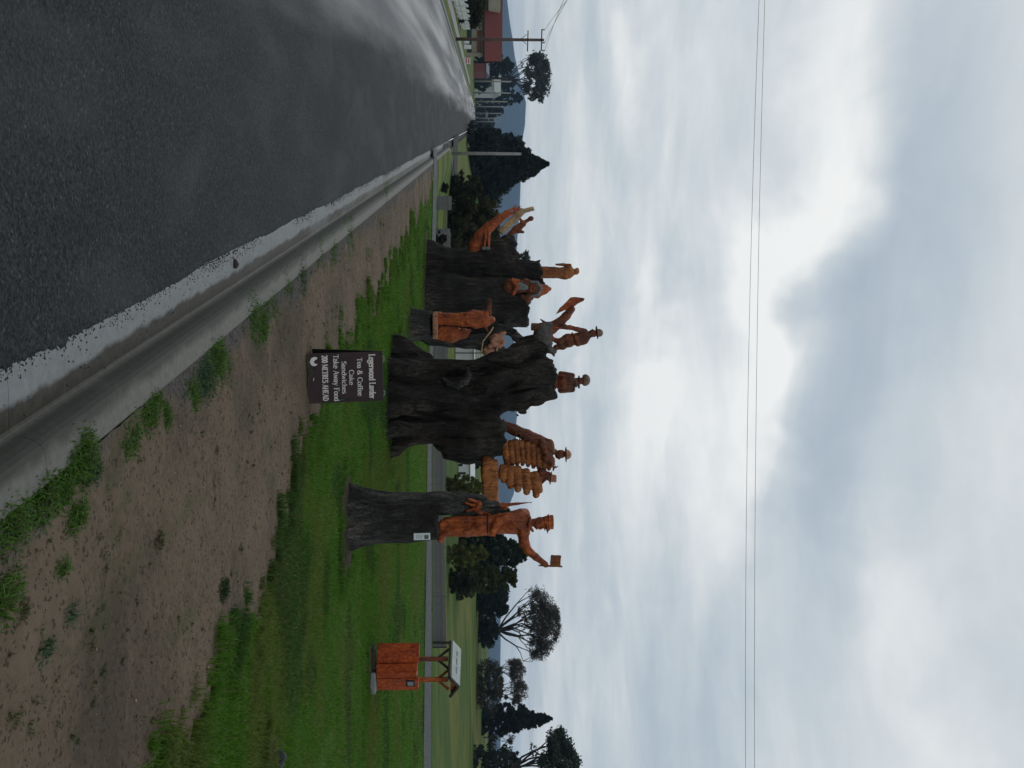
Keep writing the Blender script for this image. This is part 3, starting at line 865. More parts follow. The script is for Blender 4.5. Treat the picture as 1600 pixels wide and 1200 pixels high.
# ragged bitumen lip over the concrete
t_ = np.arange(-6, 60, .03); vs = []; fs = []
for k, t in enumerate(t_):
    e_ = .915 + .035 * float(fbm(np.array([t * 1.4]), np.array([2.]), np.array([0.]), 3)[0]) + .034 * random.random() ** 2 * max(0, .5 + 1.6 * float(vnoise(np.array([t * 1.9]), np.array([7.]), np.array([0.]))[0]))
    vs += [(.84, t, -.1008), (e_ - .02, t, -.0955), (e_, t, -.1035)]
for k in range(len(t_) - 1):
    for j in (0, 1): fs.append([k * 3 + j, k * 3 + j + 1, k * 3 + j + 4, k * 3 + j + 3])
props(MB().add(vs, fs).build('road_edge', M['asphalt'], rot=ROTS), kind='structure')
M['crumb'] = plain('dirt crumbs', (.045, .034, .025), .95, .5, 40)
n_ = 5200; t_ = 2.6 + 22 * rng.uniform(0, 1, n_) ** 1.5; s_ = 1.42 + rng.uniform(0, 1, n_) * (dirt_edge(t_) - 1.42)
X, Y = st(s_, t_)
scatter_stones('dirt_crumbs', np.stack((X, Y, np.full(n_, .002)), -1), rng.uniform(.002, .006, n_), M['crumb'], 'dark soil crumbs and bits of twig strewn over the dirt footway', 'soil')
M['pale_chip'] = plain('pale leaf litter', (.30, .22, .11), .8, .5, 40)
n_ = 90; t_ = 3 + 14 * rng.uniform(0, 1, n_); s_ = rng.uniform(1.45, 4.6, n_); X, Y = st(s_, t_)
scatter_stones('leaf_litter', np.stack((X, Y, np.full(n_, .008)), -1), rng.uniform(.006, .013, n_), M['pale_chip'], 'pale yellow scraps of leaf lying on dirt and lawn edge', 'litter')

def rock(name, x, y, z, size, mat, label):
    g = G(x, y, z); c_ = Carve(g.y, (x, y), res=size * .12, blend=1)
    c_.ell((x + size * .55, y, 0), (size * .7, size, size * .8), k=1); c_.ell((x + size * .5, y + size * .4, size * .3), (size * .5, size * .7, size * .6), k=size * .4)
    def post(gd, d): return d + size * .35 * fbm(gd[..., 0] / size * 1.1, gd[..., 1] / size * 1.1, gd[..., 2] / size * 1.1, 3)
    c_.post = post
    o = link(name, c_.mesh(name), mat, loc=(g.x, g.y, z), smooth=True)
    return props(o, label, 'stone')
M['stone_dark'] = plain('dark brown stone', (.035, .024, .020), .5, .5, 30, .4)
M['stone_grey'] = plain('grey stone', (.040, .043, .046), .8, .45, 10, .6)
rock('stone', 364, 412, -.112, 6.5, M['stone_dark'], 'fist-sized dark brown stone sitting in the concrete channel')
rock('rock', 428, 1188, -.03, 14, M['stone_grey'], 'grey half-buried rock in the lawn at the lower right corner')

# ================================================================== CARVED STUMPS
def barkpost(k, amp=3.0, vfreq=.9, lump=4.0, lf=1.6):
    """vertical bark furrows + lumps, frequencies in metres"""
    def post(g, d):
        r, e, u = g[..., 0] * k, g[..., 1] * k, g[..., 2] * k
        near = np.abs(d) < 14
        out = d.copy()
        r, e, u = r[near], e[near], u[near]
        a = 1 - np.abs(fbm(r * 6, e * 6, u * vfreq, 2)) * 4
        b = fbm(r * lf, e * lf, u * lf * .6, 2)
        c = fbm(r * 16, e * 16, u * 3.5, 2)
        f = 1 - np.abs(fbm(r * 2.1 + 3, e * 2.1, u * .28, 2)) * 4
        out[near] = d[near] + amp * .55 * (a - .4) + lump * b + amp * .7 * c + amp * 1.3 * (f - .45)
        return out
    return post
def stump_empty(x, y, D, label):
    g = G(x, y); p = P(x, y, D)
    return empty('carved_tree_stump', (p.x, D, p.z), label=label, cat='carved stump', group='carved memorial tree stumps')
def hat_brim(c, x, y, r, th=.9, d=0, dr=None, tilt=0.0):
    c.ell((x, y, d), (th, r, dr or r), k=.3, rot=tilt)

# ---- A: the railway man waving a flag -----------------------------------
D = G(545, 806).y; base = (545, 806)
A_ = stump_empty(545, 806, D, 'tall grey stump carved with an orange railway man in a peaked cap waving a flag')
c = Carve(D, base, res=1.5, blend=8)
c.chain([(536, 806, 0), (570, 806, 0), (640, 807, 0), (690, 805, 2)], [42, 37, 34.5, 34])
c.chain([(680, 792, 6), (720, 789, 8), (752, 789, 9)], [22, 18, 15])
for (x, y, d, r) in ((543, 760, -6, 6), (542, 852, -2, 6), (537, 786, -44, 7), (537, 830, -40, 7), (536, 808, -50, 6), (540, 806, 42, 8)):
    c.cap((x, y, d), (585, 806 + (y - 806) * .45, d * .4), r, 12, k=8)
c.box((712, 830, -10), (29, 26, 44), k=3, sub=True)
c.cut_above(757, 2)
c.post = barkpost(D / F, 2.6, .8, 3)
c.build('trunk', M['bark_grey'], A_)
# man
c = Carve(D, base, res=.8, blend=3)
DM = -17
for y, d in ((814, DM + 3), (829, DM - 3)):
    c.chain([(697, y, d), (728, y - 1, d), (760, 820 + (y - 821) * .6, DM)], [7.2, 8.2, 9.5], k=3)
c.box((728, 821, DM + 3), (31, 13, 8), rnd=6, k=4)
c.ell((690, 836, DM - 4), (5.5, 8, 6), k=3); c.ell((690, 819, DM - 2), (5.5, 9, 6), k=3); c.ell((688, 840, DM - 7), (4.5, 5, 5), k=2)
c.chain([(758, 819, DM), (780, 817, DM), (808, 816, DM)], [14, 15, 17.5], flat=.72, k=4)
c.cap((817, 803, DM + 1), (817, 829, DM + 1), 9.5, 9.5, k=5)
c.chain([(822, 817, DM), (833, 815, DM)], [7, 6], k=3)
c.chain([(760, 819, DM), (750, 820, DM)], [14.5, 15.5], flat=.75, k=2)
# raised arm
c.chain([(815, 831, DM - 1), (817, 846, DM - 4), (822, 857, DM - 5)], [8.5, 7.6, 6.8], k=4)
c.chain([(822, 857, DM - 5), (835, 868, DM - 6), (846, 876, DM - 7)], [6.8, 5.6, 4.4], k=2)
c.ell((848, 878, DM - 7), (5, 4.2, 3.6), k=1.5)
for i in range(4): c.cap((847 + i * 1.8, 877 - i * .2, DM - 10), (848.5 + i * 1.8, 882.5, DM - 9), 1.2, 1.0, k=.6)
c.cap((845, 880, DM - 8.5), (852, 881.5, DM - 8.8), 1.3, 1.0, k=.6)
# lowered arm folded across the body
c.chain([(812, 801, DM - 4), (788, 806, DM - 11), (776, 812, DM - 13)], [8, 7, 6.2], k=3)
c.chain([(776, 812, DM - 13), (771, 821, DM - 15), (768, 828, DM - 15)], [6, 5.2, 4.4], k=2)
for i in range(4): c.cap((772 - i * 2.2, 829, DM - 16), (771 - i * 2.3, 834 - i * .3, DM - 15), 1.3, 1.1, k=.6)
c.chain([(796, 828, DM - 12), (780, 817, DM - 14)], [2.4, 2.0], k=2)
c.chain([(812, 826, DM - 11), (798, 812, DM - 12)], [2.2, 1.6], k=2)
for x, y in ((735, 824), (722, 812), (745, 812)): c.cap((x, y, DM - 11), (x - 26, y - 2, DM - 8.5), 1.5, 1.2, k=2)
# coat collar and head
c.chain([(826, 806, DM - 8), (824, 818, DM - 12), (830, 827, DM - 8)], [2, 2.6, 2], k=2)
c.ell((843, 816, DM), (11.5, 9.4, 10.2), k=2)
c.ell((836.5, 818.5, DM - 5), (5.5, 6, 5), k=2)
c.cap((846, 822, DM - 9), (841.5, 823.5, DM - 10.6), 1.2, 1.7, k=.8)
c.cap((836, 819, DM - 9.6), (836, 825, DM - 8), 1.0, .9, k=.5)
c.cap((848.6, 815, DM - 9.4), (848.6, 826, DM - 7.0), 1.0, .9, k=.6)
c.ell((845.6, 818.6, DM - 9.8), (1.4, 1.6, 1.2), k=.6, sub=True); c.ell((845.6, 824.6, DM - 7.8), (1.4, 1.2, 1.2), k=.6, sub=True)
c.ell((842.5, 808.2, DM - 1), (3.2, 1.6, 2.2), k=.8); c.ell((842, 825.3, DM + 1.5), (3, 1.4, 2.2), k=.8)
man = c.build('carved_railway_man', M['wood'], A_); man['label'] = 'orange carved railway man standing on the stump ledge'
c = Carve(D, base, res=.8, blend=1)
c.chain([(851.5, 815.5, DM), (861.0, 815, DM)], [10.4, 11.2], k=1); c.cut_above(862.5); c.ell((852, 823, DM - 7), (1.4, 8.5, 8), k=1, rot=-.12)
c.box((855, 815.4, DM), (1.1, 11.3, 11.3), rnd=.9, k=.4)
c.build('peaked_cap', M['wood'], man)
c = Carve(D, base, res=.7, blend=.6)
c.cap((840, 880, DM - 9), (874.5, 882, DM - 9), 1.5, 1.3); c.box((865, 873.5, DM - 9), (8, 9, 1.5), rnd=.5, k=.6, rot=.06)
fl = c.build('signal_flag', M['wood_warm'], man); fl['label'] = 'small square carved flag held up'
kk = D / F
def loc_px(x, y, d): return ((y - base[1]) * kk, d * kk, (x - base[0]) * kk)
MB().lathe(loc_px(760.5, 819, DM), [(15.6 * kk, -1.1 * kk), (15.9 * kk, 0), (15.6 * kk, 1.1 * kk)], 20, Matrix.Diagonal((1, .77, 1))).build('belt', M['black'], man, smooth=True)
# rough carving beside him: paws, dark tub, bayonet
c = Carve(D, base, res=.8, blend=2)
for y0, x0, y1, x1, r in ((783, 741, 779, 731, 2.6), (789, 739, 785, 727, 2.8), (795, 741, 797, 729, 2.4), (801, 750, 794, 738, 3.0), (787, 748, 795, 744, 4), (800, 752, 803, 764, 2.6)):
    c.cap((x0, y0, -12), (x1, y1, -15), r, r * .8)
c.ell((746, 791, -9), (6, 9, 6))
c.build('carved_animals', M['wood'], A_)
c = Carve(D, base, res=.9, blend=2)
c.cap((752, 794.5, -4), (776, 794.5, -4), 9, 9.2); c.cut_above(777)
c.post = barkpost(kk, 3.2, 6, 2, 6); c.build('dark_knob', M['bark_grey'], A_)
c = Carve(D, base, res=.7, blend=1)
c.cap((776, 794.5, -4), (778.5, 794.5, -4), 9.3, 9.3); c.cut_above(779.5)
c.box((784, 791.5, -5), (7, 5.2, 3), rnd=1.5, k=2); c.chain([(790, 789.5, -5), (810, 787, -5), (829, 785.6, -5)], [3.2, 2.0, .6], k=1)
c.build('carved_bayonet', M['wood'], A_)
# notice on the trunk
p = MB(); Mx = Matrix.Rotation(.42, 3, 'Z') @ Matrix.Rotation(-.03, 3, 'X')
p.bbox(loc_px(660, 834.5, -26.5), (5.9 * kk, .008, 12.6 * kk), .003, Mx)
M['white_sheet'] = plain('white plaque', (.66, .70, .70), .5, .06, 8)
pq = p.build('plaque', M['white_sheet'], A_)
p = MB(); off = Mx @ Vector((0, -.0105, 0)); q = Vector(loc_px(667, 834.8, -26.5)) + off
p.box(q, (3.4 * kk, .002, 3.2 * kk), Mx); p.build('photo', plain('dark photo print', (.10, .115, .12), .4, .5, 60), pq)
for j in range(4):
    p = MB(); q = Vector(loc_px(659.5 - j * 2.6, 834.0, -26.5)) + off
    p.box(q, ((3.6 - .5 * (j % 2)) * kk, .002, .45 * kk), Mx); p.build('print_line', plain('grey print', (.32, .35, .36), .5, .2, 90), pq)

# ---- B: the great black stump with sandbags and soldiers ------------------
D = G(612, 635).y; base = (612, 632); kk = D / F
B_ = stump_empty(612, 632, D, 'huge forked black stump carved with sandbags, soldiers and a flag bearer on top')
c = Carve(D, base, res=1.9, blend=12)
c.chain([(608, 632, 0), (650, 629, 0), (700, 630, 0), (742, 640, 0)], [64, 60, 62, 60], flat=.85)
c.chain([(720, 672, 5), (750, 676, 5), (782, 678, 5)], [44, 42, 38], flat=.9, k=10)           # right stem
c.chain([(735, 606, -2), (775, 597, -4), (812, 592, -4), (845, 590, -2)], [42, 38, 37, 31], flat=.85, k=10)  # left stem
c.chain([(800, 620, -4), (812, 634, -6), (817, 642, -4)], [18, 12, 7], k=6); c.ell((836, 622, -8), (12, 9, 16), k=5); c.ell((800, 560, -30), (26, 14, 14), k=6, rot=-.5); c.ell((770, 596, -44), (34, 12, 12), k=6, rot=-.3); c.ell((740, 660, -40), (26, 14, 14), k=6)
c.chain([(790, 575, -4), (830, 545, 0), (852, 527, 2)], [26, 22, 18], k=8)
c.chain([(700, 700, 8), (728, 706, 8), (755, 710, 5)], [22, 22, 17], k=10)                      # cut bough at right
c.cap((611, 712, -8), (646, 680, -4), 5, 24, k=12); c.cap((608, 700, -26), (645, 668, -12), 6, 22, k=10); c.cap((618, 528, 6), (655, 574, 4), 4, 22, k=12)
c.cap((622, 540, 6), (690, 588, 2), 5, 22, k=10); c.cap((606, 552, -10), (650, 588, -6), 14, 26, k=12)
c.ell((832, 560, -34), (34, 6, 22), k=6, sub=True, rot=-.55)
for (x, y, d) in ((607, 570, -62), (605, 604, -78), (604, 640, -82), (606, 676, -70), (612, 640, 60)): c.cap((x, y, d), (660, 632 + (y - 632) * .5, d * .5), 11, 22, k=10)
c.chain([(606, 676, -68), (655, 660, -54), (715, 645, -50), (760, 615, -44), (815, 582, -34), (848, 566, -26)], [12, 9, 8, 9, 9, 7], k=5)
c.chain([(606, 612, -70), (675, 616, -56), (735, 628, -52), (775, 664, -40)], [12, 8, 8, 7], k=5)
c.chain([(606, 575, -56), (670, 572, -44), (740, 572, -40), (795, 553, -32), (848, 530, -20)], [12, 9, 9, 9, 8], k=5)
c.chain([(745, 700, -22), (720, 690, -40), (660, 684, -42), (610, 700, -40)], [9, 9, 8, 10], k=5)
c.ell((690, 650, -62), (50, 7, 18), k=5, sub=True, rot=.25); c.ell((790, 606, -50), (40, 7, 20), k=5, sub=True, rot=-.5); c.ell((815, 610, -40), (30, 5, 20), k=4, sub=True, rot=-.2)
c.ell((708, 588, -52), (26, 10, 30), k=4, sub=True, rot=-.12); c.ell((662, 598, -60), (40, 9, 18), k=6, sub=True)
c.ell((640, 650, -62), (60, 6, 14), k=6, sub=True, rot=.15); c.ell((794, 652, -6), (17, 13, 70), k=6, sub=True); c.ell((660, 712, -10), (30, 17, 60), k=8, sub=True)
c.ell((765, 634, -52), (40, 10, 24), k=8, sub=True)
c.cut_above(859, 2)
c.box((830, 690, 0), (44, 42, 70), k=3, sub=True)
c.post = barkpost(kk, 3.6, .7, 13, 1.2)
tr = c.build('trunk', M['bark'], B_)
c = Carve(D, base, res=1.0, blend=2)
c.chain([(694, 592, -50), (703, 601, -55), (716, 603, -57), (728, 597, -56), (733, 587, -52), (730, 577, -46)], [3, 4.4, 4.8, 4.6, 4, 3])
c.build('bark_lip', M['bark_grey'], tr)
c = Carve(D, base, res=1.0, blend=2)
c.cap((850, 525, -2), (858, 523, -2), 19, 17, flat=.9); c.cut_above(861, 1); c.cap((858, 546, -8), (864, 549, -8), 5, 3); c.post = barkpost(kk, 2, 1, 2)
c.build('sawn_top', M['cut'], tr)
# plank-like flat bough
c = Carve(D, base, res=.9, blend=2)
c.box((765.5, 752, -8), (12.4, 34, 9), rnd=3); c.ell((760, 720, -8), (9, 8, 9)); c.ell((757, 735, -8), (7, 20, 8), k=4)
c.build('flat_bough', M['wood_warm'], B_)['label'] = 'flat orange shaved bough sticking out to the right'
# sandbags
bag_l = [(790, 709, 20), (799, 707, 19), (807, 705, 19), (815.5, 706, 18.5), (824, 708, 18), (832.5, 711, 17.5), (841, 714, 16.5), (849.5, 717, 15), (857, 720, 12)]
bag_r = [(786, 737, 12), (796.5, 742, 16), (808, 745, 17.5), (821.5, 749, 17.5), (836, 753.5, 17.5)]
def sandbag(x, y, hw, hh, d, rot, mat):
    c = Carve(D, base, res=.75, blend=2)
    c.box((x, y, d), (hh, hw, 9), rnd=hh * .62, rot=rot); c.ell((x, y, d - 1), (hh * 1.08, hw * .85, 10), rot=rot, k=3)
    c.cap((x, y + hw * .93, d), (x + .5, y + hw * 1.06, d), hh * .55, hh * .7, k=2)
    def post(g, e): return e + .7 * fbm(g[..., 0] * .16 + x, g[..., 1] * .16, g[..., 2] * .16, 2)
    c.post = post; c.build('sandbag', mat, B_)
for x, y, hw in bag_l: sandbag(x, y, hw, 5.0, 2, -.10 + random.uniform(-.06, .06), M['wood_warm'])
for i, (x, y, hw) in enumerate(bag_r): sandbag(x, y, hw, 6.9 + .35 * i, -8, .10 - .09 * i, M['wood_warm'])
# soldier leaning on the bags
c = Carve(D, base, res=.75, blend=2.6); d0 = 4
for y, d in ((662, d0 - 3), (668, d0 + 5)):
    c.chain([(786, y, d), (803, y + 7, d), (824, 681, d0)], [5.0, 6.2, 8.2])
    c.ell((786, y - 1, d - 2), (3.2, 6, 4))
c.chain([(822, 681, d0), (840, 690, d0), (856, 697, d0)], [10, 10.5, 10.5], flat=.85)
c.cap((858, 693, d0 - 6), (859, 704, d0 - 6), 7, 6.5)
c.chain([(857, 703, d0 - 2), (866, 706, d0)], [7.5, 4.6])
c.chain([(858, 696, d0 - 9), (846, 693, d0 - 13), (850, 704, d0 - 15), (858, 716, d0 - 12)], [6, 5, 4.4, 3.6])
c.chain([(860, 706, d0 - 8), (852, 716, d0 - 12), (862, 722, d0 - 12)], [6.5, 5.4, 4]); c.ell((861, 718, d0 - 12), (5, 6, 5))
for i in range(4): c.cap((859 + i * 1.6, 721, d0 - 14), (861 + i * 1.6, 726, d0 - 13), 1.2, 1.0, k=.5)
c.ell((876, 710, d0), (8, 6.6, 7.2)); c.cap((876, 715, d0 - 5), (873, 717.5, d0 - 5.5), 1, 1.5, k=.6); c.ell((871, 713, d0 - 2), (4, 4.5, 4.5))
for i in range(5): c.cap((806 + i * 7, 676 + i * 3.2, d0 - 7.5), (803 + i * 7, 690 + i * 2.2, d0 - 6.5), 1.3, 1.0, k=1)
c.cap((834, 681, d0 - 2), (838, 700, d0 - 8), 1.6, 1.6, k=.6)
so = c.build('carved_soldier', M['wood_dull'], B_); so['label'] = 'dark carved soldier in a round helmet leaning on sandbags'
c = Carve(D, base, res=.7, blend=1)
c.ell((884, 711, d0), (9, 8, 8.6)); c.box((876, 711, d0), (8, 14, 14), sub=True, k=.4); hat_brim(c, 884.4, 711, 12.2, 1.3, d0)
c.build('helmet', M['wood_pink'], so)
c = Carve(D, base, res=.7, blend=1)
c.chain([(843, 748, -4), (856, 742, -2)], [6, 5.2]); c.ell((854, 745, -3), (6.5, 5.6, 6)); c.cap((852, 749.5, -6), (850, 751, -7), 1.2, 1.4); c.ell((846, 741, 0), (9, 10, 7))
sp = c.build('carved_spotter', M['wood_dull'], B_); sp['label'] = 'head of a second carved soldier in a flat hat above the bags'
c = Carve(D, base, res=.7, blend=.8)
c.cap((860, 747, -3), (867, 748, -3), 6.2, 5.6); c.cut_above(868.5); hat_brim(c, 860, 747, 11, 1.2, -3, tilt=.14)
c.build('flat_hat', M['wood_pink'], sp)
c = Carve(D, base, res=.6, blend=.6); c.cap((852, 747, -8), (842, 760, -9), 1.5, 1.2); c.build('rifle_barrel', M['wood_dull'], sp)
c = Carve(D, base, res=.6, blend=.6); c.cap((860, 727, -8), (868, 730, -8), 2.2, 1.2); c.cap((864, 724, -8), (863, 733, -8), 1.2, .8); c.cap((867, 727, -8), (863, 736, -8), .8, .7); c.cap((869, 729, -8), (871, 728, -8), 1.1, .8)
c.build('periscope', M['wood_dull'], so)
# pack carrier seen from behind
c = Carve(D, base, res=.75, blend=2)
for i, (x, hw) in enumerate(((859, 13), (866, 12))): c.ell((x, 597, -4), (4.4, hw, 11), k=1)
c.ell((880, 597.5, -4), (13, 13.4, 11), k=2); c.box((884, 597.5, -8), (9, 10, 7), rnd=4)
c.ell((890, 597, -6), (10, 10, 9)); c.ell((898, 599, -9), (5, 6.5, 6)); c.cap((900, 596, 0), (908, 595, 0), 6, 5.2)
c.ell((912, 595, 0), (6.5, 5.6, 6)); c.cap((876, 610, -4), (894, 609, -5), 5, 4); c.cap((876, 584.5, -4), (894, 587, -5), 5, 4)
c.cap((870, 586, -14), (892, 588, -14), 1.3, 1.3, k=.6); c.cap((870, 607, -14), (892, 606, -14), 1.3, 1.3, k=.6)
pc = c.build('carved_pack_carrier', M['wood_dull'], B_); pc['label'] = 'carved figure with a big pack and round hat'
c = Carve(D, base, res=.7, blend=1); c.ell((914.5, 594, 0), (7.6, 9.4, 9)); c.box((904, 594, 0), (6, 14, 14), sub=True, k=.5)
c.build('round_hat', M['hat'], pc)
c = Carve(D, base, res=.6, blend=.5); c.cap((904, 588, -2), (904, 606, -2), 1.4, 1.4); c.cap((904, 588, -6), (904, 606, -6), 1.2, 1.2); c.build('collar', M['black'], pc)
# flag bearer in a slouch hat
c = Carve(D, base, res=.75, blend=2.2); d0 = -2
c.chain([(864, 551, d0), (868, 543, d0), (879, 541, d0), (889, 533, d0)], [3.2, 4, 5.2, 6.4]); c.ell((863, 552, d0 - 2), (2.6, 6, 3.5), rot=-.5)
c.chain([(862, 530, d0 - 2), (874, 534, d0 - 3), (887, 528, d0)], [3.6, 4.8, 6.2]); c.ell((861, 528, d0 - 4), (3, 6, 3.5))
c.chain([(886, 531, d0), (900, 530, d0), (912, 527, d0)], [9.5, 9.2, 9.6], flat=.8); c.ell((889, 537, d0), (7, 6, 7))
c.cap((914, 520, d0), (914, 532, d0), 5.2, 5.2); c.cap((917, 525, d0), (922, 523, d0), 4.4, 4)
c.chain([(913, 518, d0 - 3), (901, 515, d0 - 6), (889, 512, d0 - 8), (881, 510, d0 - 9)], [4.4, 3.8, 3.2, 2.8]); c.ell((880, 510, d0 - 9), (3.6, 3.4, 3.2))
for i in range(4): c.cap((878 + i * 1.6, 508, d0 - 11), (877.5 + i * 1.6, 512.5, d0 - 11.5), 1.0, .9, k=.4)
c.chain([(913, 534, d0 - 3), (902, 537, d0 - 6), (898, 528, d0 - 9)], [4.4, 4, 3.2])
c.ell((927, 521, d0), (7, 5.6, 6.2)); c.cap((927, 516.5, d0 - 4.5), (924.5, 515, d0 - 5), 1, 1.3, k=.5); c.ell((923, 519, d0 - 3), (3.4, 3.6, 3.6))
c.cap((893, 521, d0 - 7), (893, 539, d0 - 6), 1.4, 1.4, k=.5); c.cap((908, 533, d0 - 8.2), (894, 523, d0 - 8.2), 1.2, 1.2, k=.5)
fb = c.build('carved_flag_bearer', M['wood_dull'], B_); fb['label'] = 'carved soldier in a slouch hat with one foot raised'
c = Carve(D, base, res=.7, blend=1.2); c.ell((935.5, 520, d0), (6.6, 6.4, 6.8)); hat_brim(c, 932.4, 519.5, 11, 1.1, d0, tilt=-.13); c.box((925, 519, d0), (6, 14, 14), sub=True, k=.4)
c.build('slouch_hat', M['hat'], fb)
c = Carve(D, base, res=.6, blend=.6); c.chain([(854, 514, -11), (868, 512.5, -11), (886, 514.5, -11)], [2.4, 1.8, 1.3]); c.build('rifle', M['wood'], fb)
c = Carve(D, base, res=.8, blend=2)
c.chain([(848, 517, -2), (860, 513, -2), (873, 505, -2), (884, 494, -2), (893, 483, -2)], [12, 10, 7.5, 6.6, 5.2])
c.chain([(858, 510, -2), (849, 503, -2), (844, 499, -2)], [3, 2.0, 1], k=1)
c.box((836, 511, -4), (7, 5.6, 8), rnd=1.5)
c.build('carved_pole_arm', M['wood_dull'], B_)
me = MB(); zq = -2 * kk
def lp(x, y, d=0): return ((y - base[1]) * kk, d * kk, (x - base[0]) * kk)
me.prism([lp(868, 491, -4), (lp(874, 481, -4)), lp(880, 476, -4), lp(891, 464.5, -4), lp(899, 464, -4), lp(911, 465.5, -4), lp(913.5, 466.5, -4), lp(911.5, 470, -4), lp(903, 474, -4), lp(894, 481, -4), lp(887, 486, -4), lp(882, 484.5, -4)][::-1], lp(0, 0, -4), lp(0, 0, 1))
fgm = me.build('carved_flag', M['wood'], B_)
mod = fgm.modifiers.new('bevel', 'BEVEL'); mod.width = .012; mod.segments = 2
fgm['label'] = 'slanting carved flag leaning out to the left'

# ---- C: small stump with robed figure --------------------------------------
D = G(641, 510).y; base = (641, 510); kk = D / F
C_ = stump_empty(641, 510, D, 'small grey stump carved with an orange robed figure under a crossbeam')
c = Carve(D, base, res=1.1, blend=5)
c.chain([(636, 511, 0), (655, 510, 0), (672, 509, 0)], [26, 23, 22]); c.cap((640, 486, -4), (655, 500, 0), 4, 10)
c.chain([(672, 518, 12), (700, 521, 14), (730, 526, 14), (752, 530, 12)], [18, 17, 16, 13])
c.chain([(748, 532, 10), (775, 545, 8), (795, 556, 8)], [13, 10, 8])
c.chain([(752, 522, 12), (780, 512, 14), (800, 520, 10), (820, 538, 6)], [11, 8, 6, 7], k=3)
c.box((740, 492, -16), (66, 30, 26), k=2, sub=True)
c.post = barkpost(kk, 2.4, .9, 3); c.build('trunk', M['bark_grey'], C_)
c = Carve(D, base, res=.8, blend=1); c.cap((680, 500, -6), (680, 519, -6), 11, 11, flat=1.4); c.items[-1:] = []
c.box((680.5, 509.5, -5), (4, 21, 17), rnd=2); c.build('plinth', M['wood_pink'], C_)
c = Carve(D, base, res=.7, blend=2.4); d0 = -10
c.chain([(686, 498, d0), (700, 499, d0), (722, 500, d0)], [10, 9.4, 10], flat=.8); c.cap((686, 491, d0 - 4), (688, 494, d0 - 3), 3.4, 3)
c.chain([(722, 500, d0), (740, 499.5, d0), (756, 500, d0)], [11, 11.5, 11.5], flat=.78); c.cap((757, 494, d0), (757, 506, d0), 6, 6)
c.chain([(756, 491, d0 - 2), (738, 489, d0 - 4), (728, 493, d0 - 7)], [4.4, 3.8, 3]); c.chain([(756, 508, d0 - 2), (742, 510.5, d0 - 4), (730, 505, d0 - 7)], [4.4, 3.8, 3])
c.cap((760, 500, d0), (764, 500, d0), 4.4, 4); c.ell((766.5, 500, d0), (7, 5.4, 6)); c.ell((765, 499, d0 - 5), (2, 1.5, 1.6), k=.8)
c.ell((760, 491, d0 - 3), (4.6, 5, 4.5)); c.cap((736, 500, d0 - 8), (690, 498, d0 - 7), 1.5, 1.5, k=1); c.cap((715, 494, d0 - 7), (690, 492, d0 - 7), 1.2, 1.2, k=1)
c.cap((734, 491, d0 - 7), (734, 510, d0 - 7), 1.3, 1.3, k=.6)
rb = c.build('carved_robed_figure', M['wood'], C_); rb['label'] = 'orange carved figure in a long coat'
c = Carve(D, base, res=.7, blend=1); c.box((763.5, 482, d0 - 2), (3.4, 14, 3.4), rnd=.8); c.cap((757, 511, d0 - 2), (761, 517, d0 - 2), 2, 1.4); c.build('crossbeam', M['wood_dull'], C_)
c = Carve(D, base, res=.7, blend=3); c.chain([(686, 522, d0 + 4), (705, 524, d0 + 5), (724, 521, d0 + 8), (733, 517, d0 + 10)], [9.5, 11, 8, 3.5], flat=.7)
c.cap((690, 514, d0 + 2), (715, 514, d0 + 4), 4, 3); c.build('carved_drape', M['wood'], C_)
c = Carve(D, base, res=.7, blend=2); d0 = -6
c.ell((763, 549, d0), (9.5, 8.8, 9)); c.ell((775, 531, d0 + 2), (11, 10, 9)); c.cap((782, 523, d0), (788, 520, d0), 4, 2.4)
c.chain([(780, 540, d0 - 4), (770, 538, d0 - 7), (764, 541, d0 - 8)], [4.5, 4, 3]); c.chain([(782, 530, d0 - 6), (774, 527, d0 - 9), (768, 533, d0 - 10)], [4.4, 4, 3])
c.ell((785, 534, d0 - 4), (4, 6, 5)); c.cap((759, 549, d0 - 8.5), (757, 546, d0 - 9.5), 1.2, 1.6, k=.6); c.ell((764, 545, d0 - 8), (1.4, 1.6, 1.4), sub=True, k=.6)
ds = c.build('carved_crouching_digger', M['wood_pink'], C_); ds['label'] = 'carved crouching man with a round bald head bent low'
c = Carve(D, base, res=.6, blend=.6); c.chain([(757, 557, d0 - 2), (768, 558, d0 - 4), (775, 552, d0 - 6), (776, 544, d0 - 7)], [1.5, 1.6, 1.6, 1.3]); c.chain([(752, 550, d0 - 6), (754, 534, d0 - 8), (765, 520, d0 - 6), (770, 512, d0 - 4)], [1.2, 1.2, 1.2, 1.2]); c.build('rope_loop', M['wood_pale'], ds)

# ---- D: stump with the nurse -------------------------------------------------
D = G(664, 458).y; base = (664, 458); kk = D / F
D_s = stump_empty(664, 458, D, 'broad dark stump with a veiled nurse carved at its top')
c = Carve(D, base, res=1.3, blend=6)
c.chain([(658, 458, 0), (700, 457, 0), (760, 458, 0), (815, 457, 4)], [32, 27.5, 25, 22], flat=.9)
c.chain([(690, 482, 4), (740, 487, 4), (790, 491, 2), (824, 495, 2)], [20, 20, 20, 17], flat=.9); c.cap((662, 432, -6), (690, 446, 0), 5, 14); c.cap((662, 488, -4), (690, 472, 0), 6, 14)
c.cut_above(825.5, 1); c.ell((812, 448, -22), (20, 10, 14), sub=True, k=3); c.post = barkpost(kk, 2.8, .7, 4)
c.build('trunk', M['bark_far'], D_s)
c = Carve(D, base, res=.6, blend=2); d0 = -18
c.chain([(797, 448, d0 + 3), (812, 449, d0), (822, 451, d0)], [12, 9.5, 7.5], flat=.7); c.ell((833, 453, d0), (11, 10, 9)); c.ell((834, 453, d0 - 9), (7, 5.6, 5), sub=True, k=1.5)
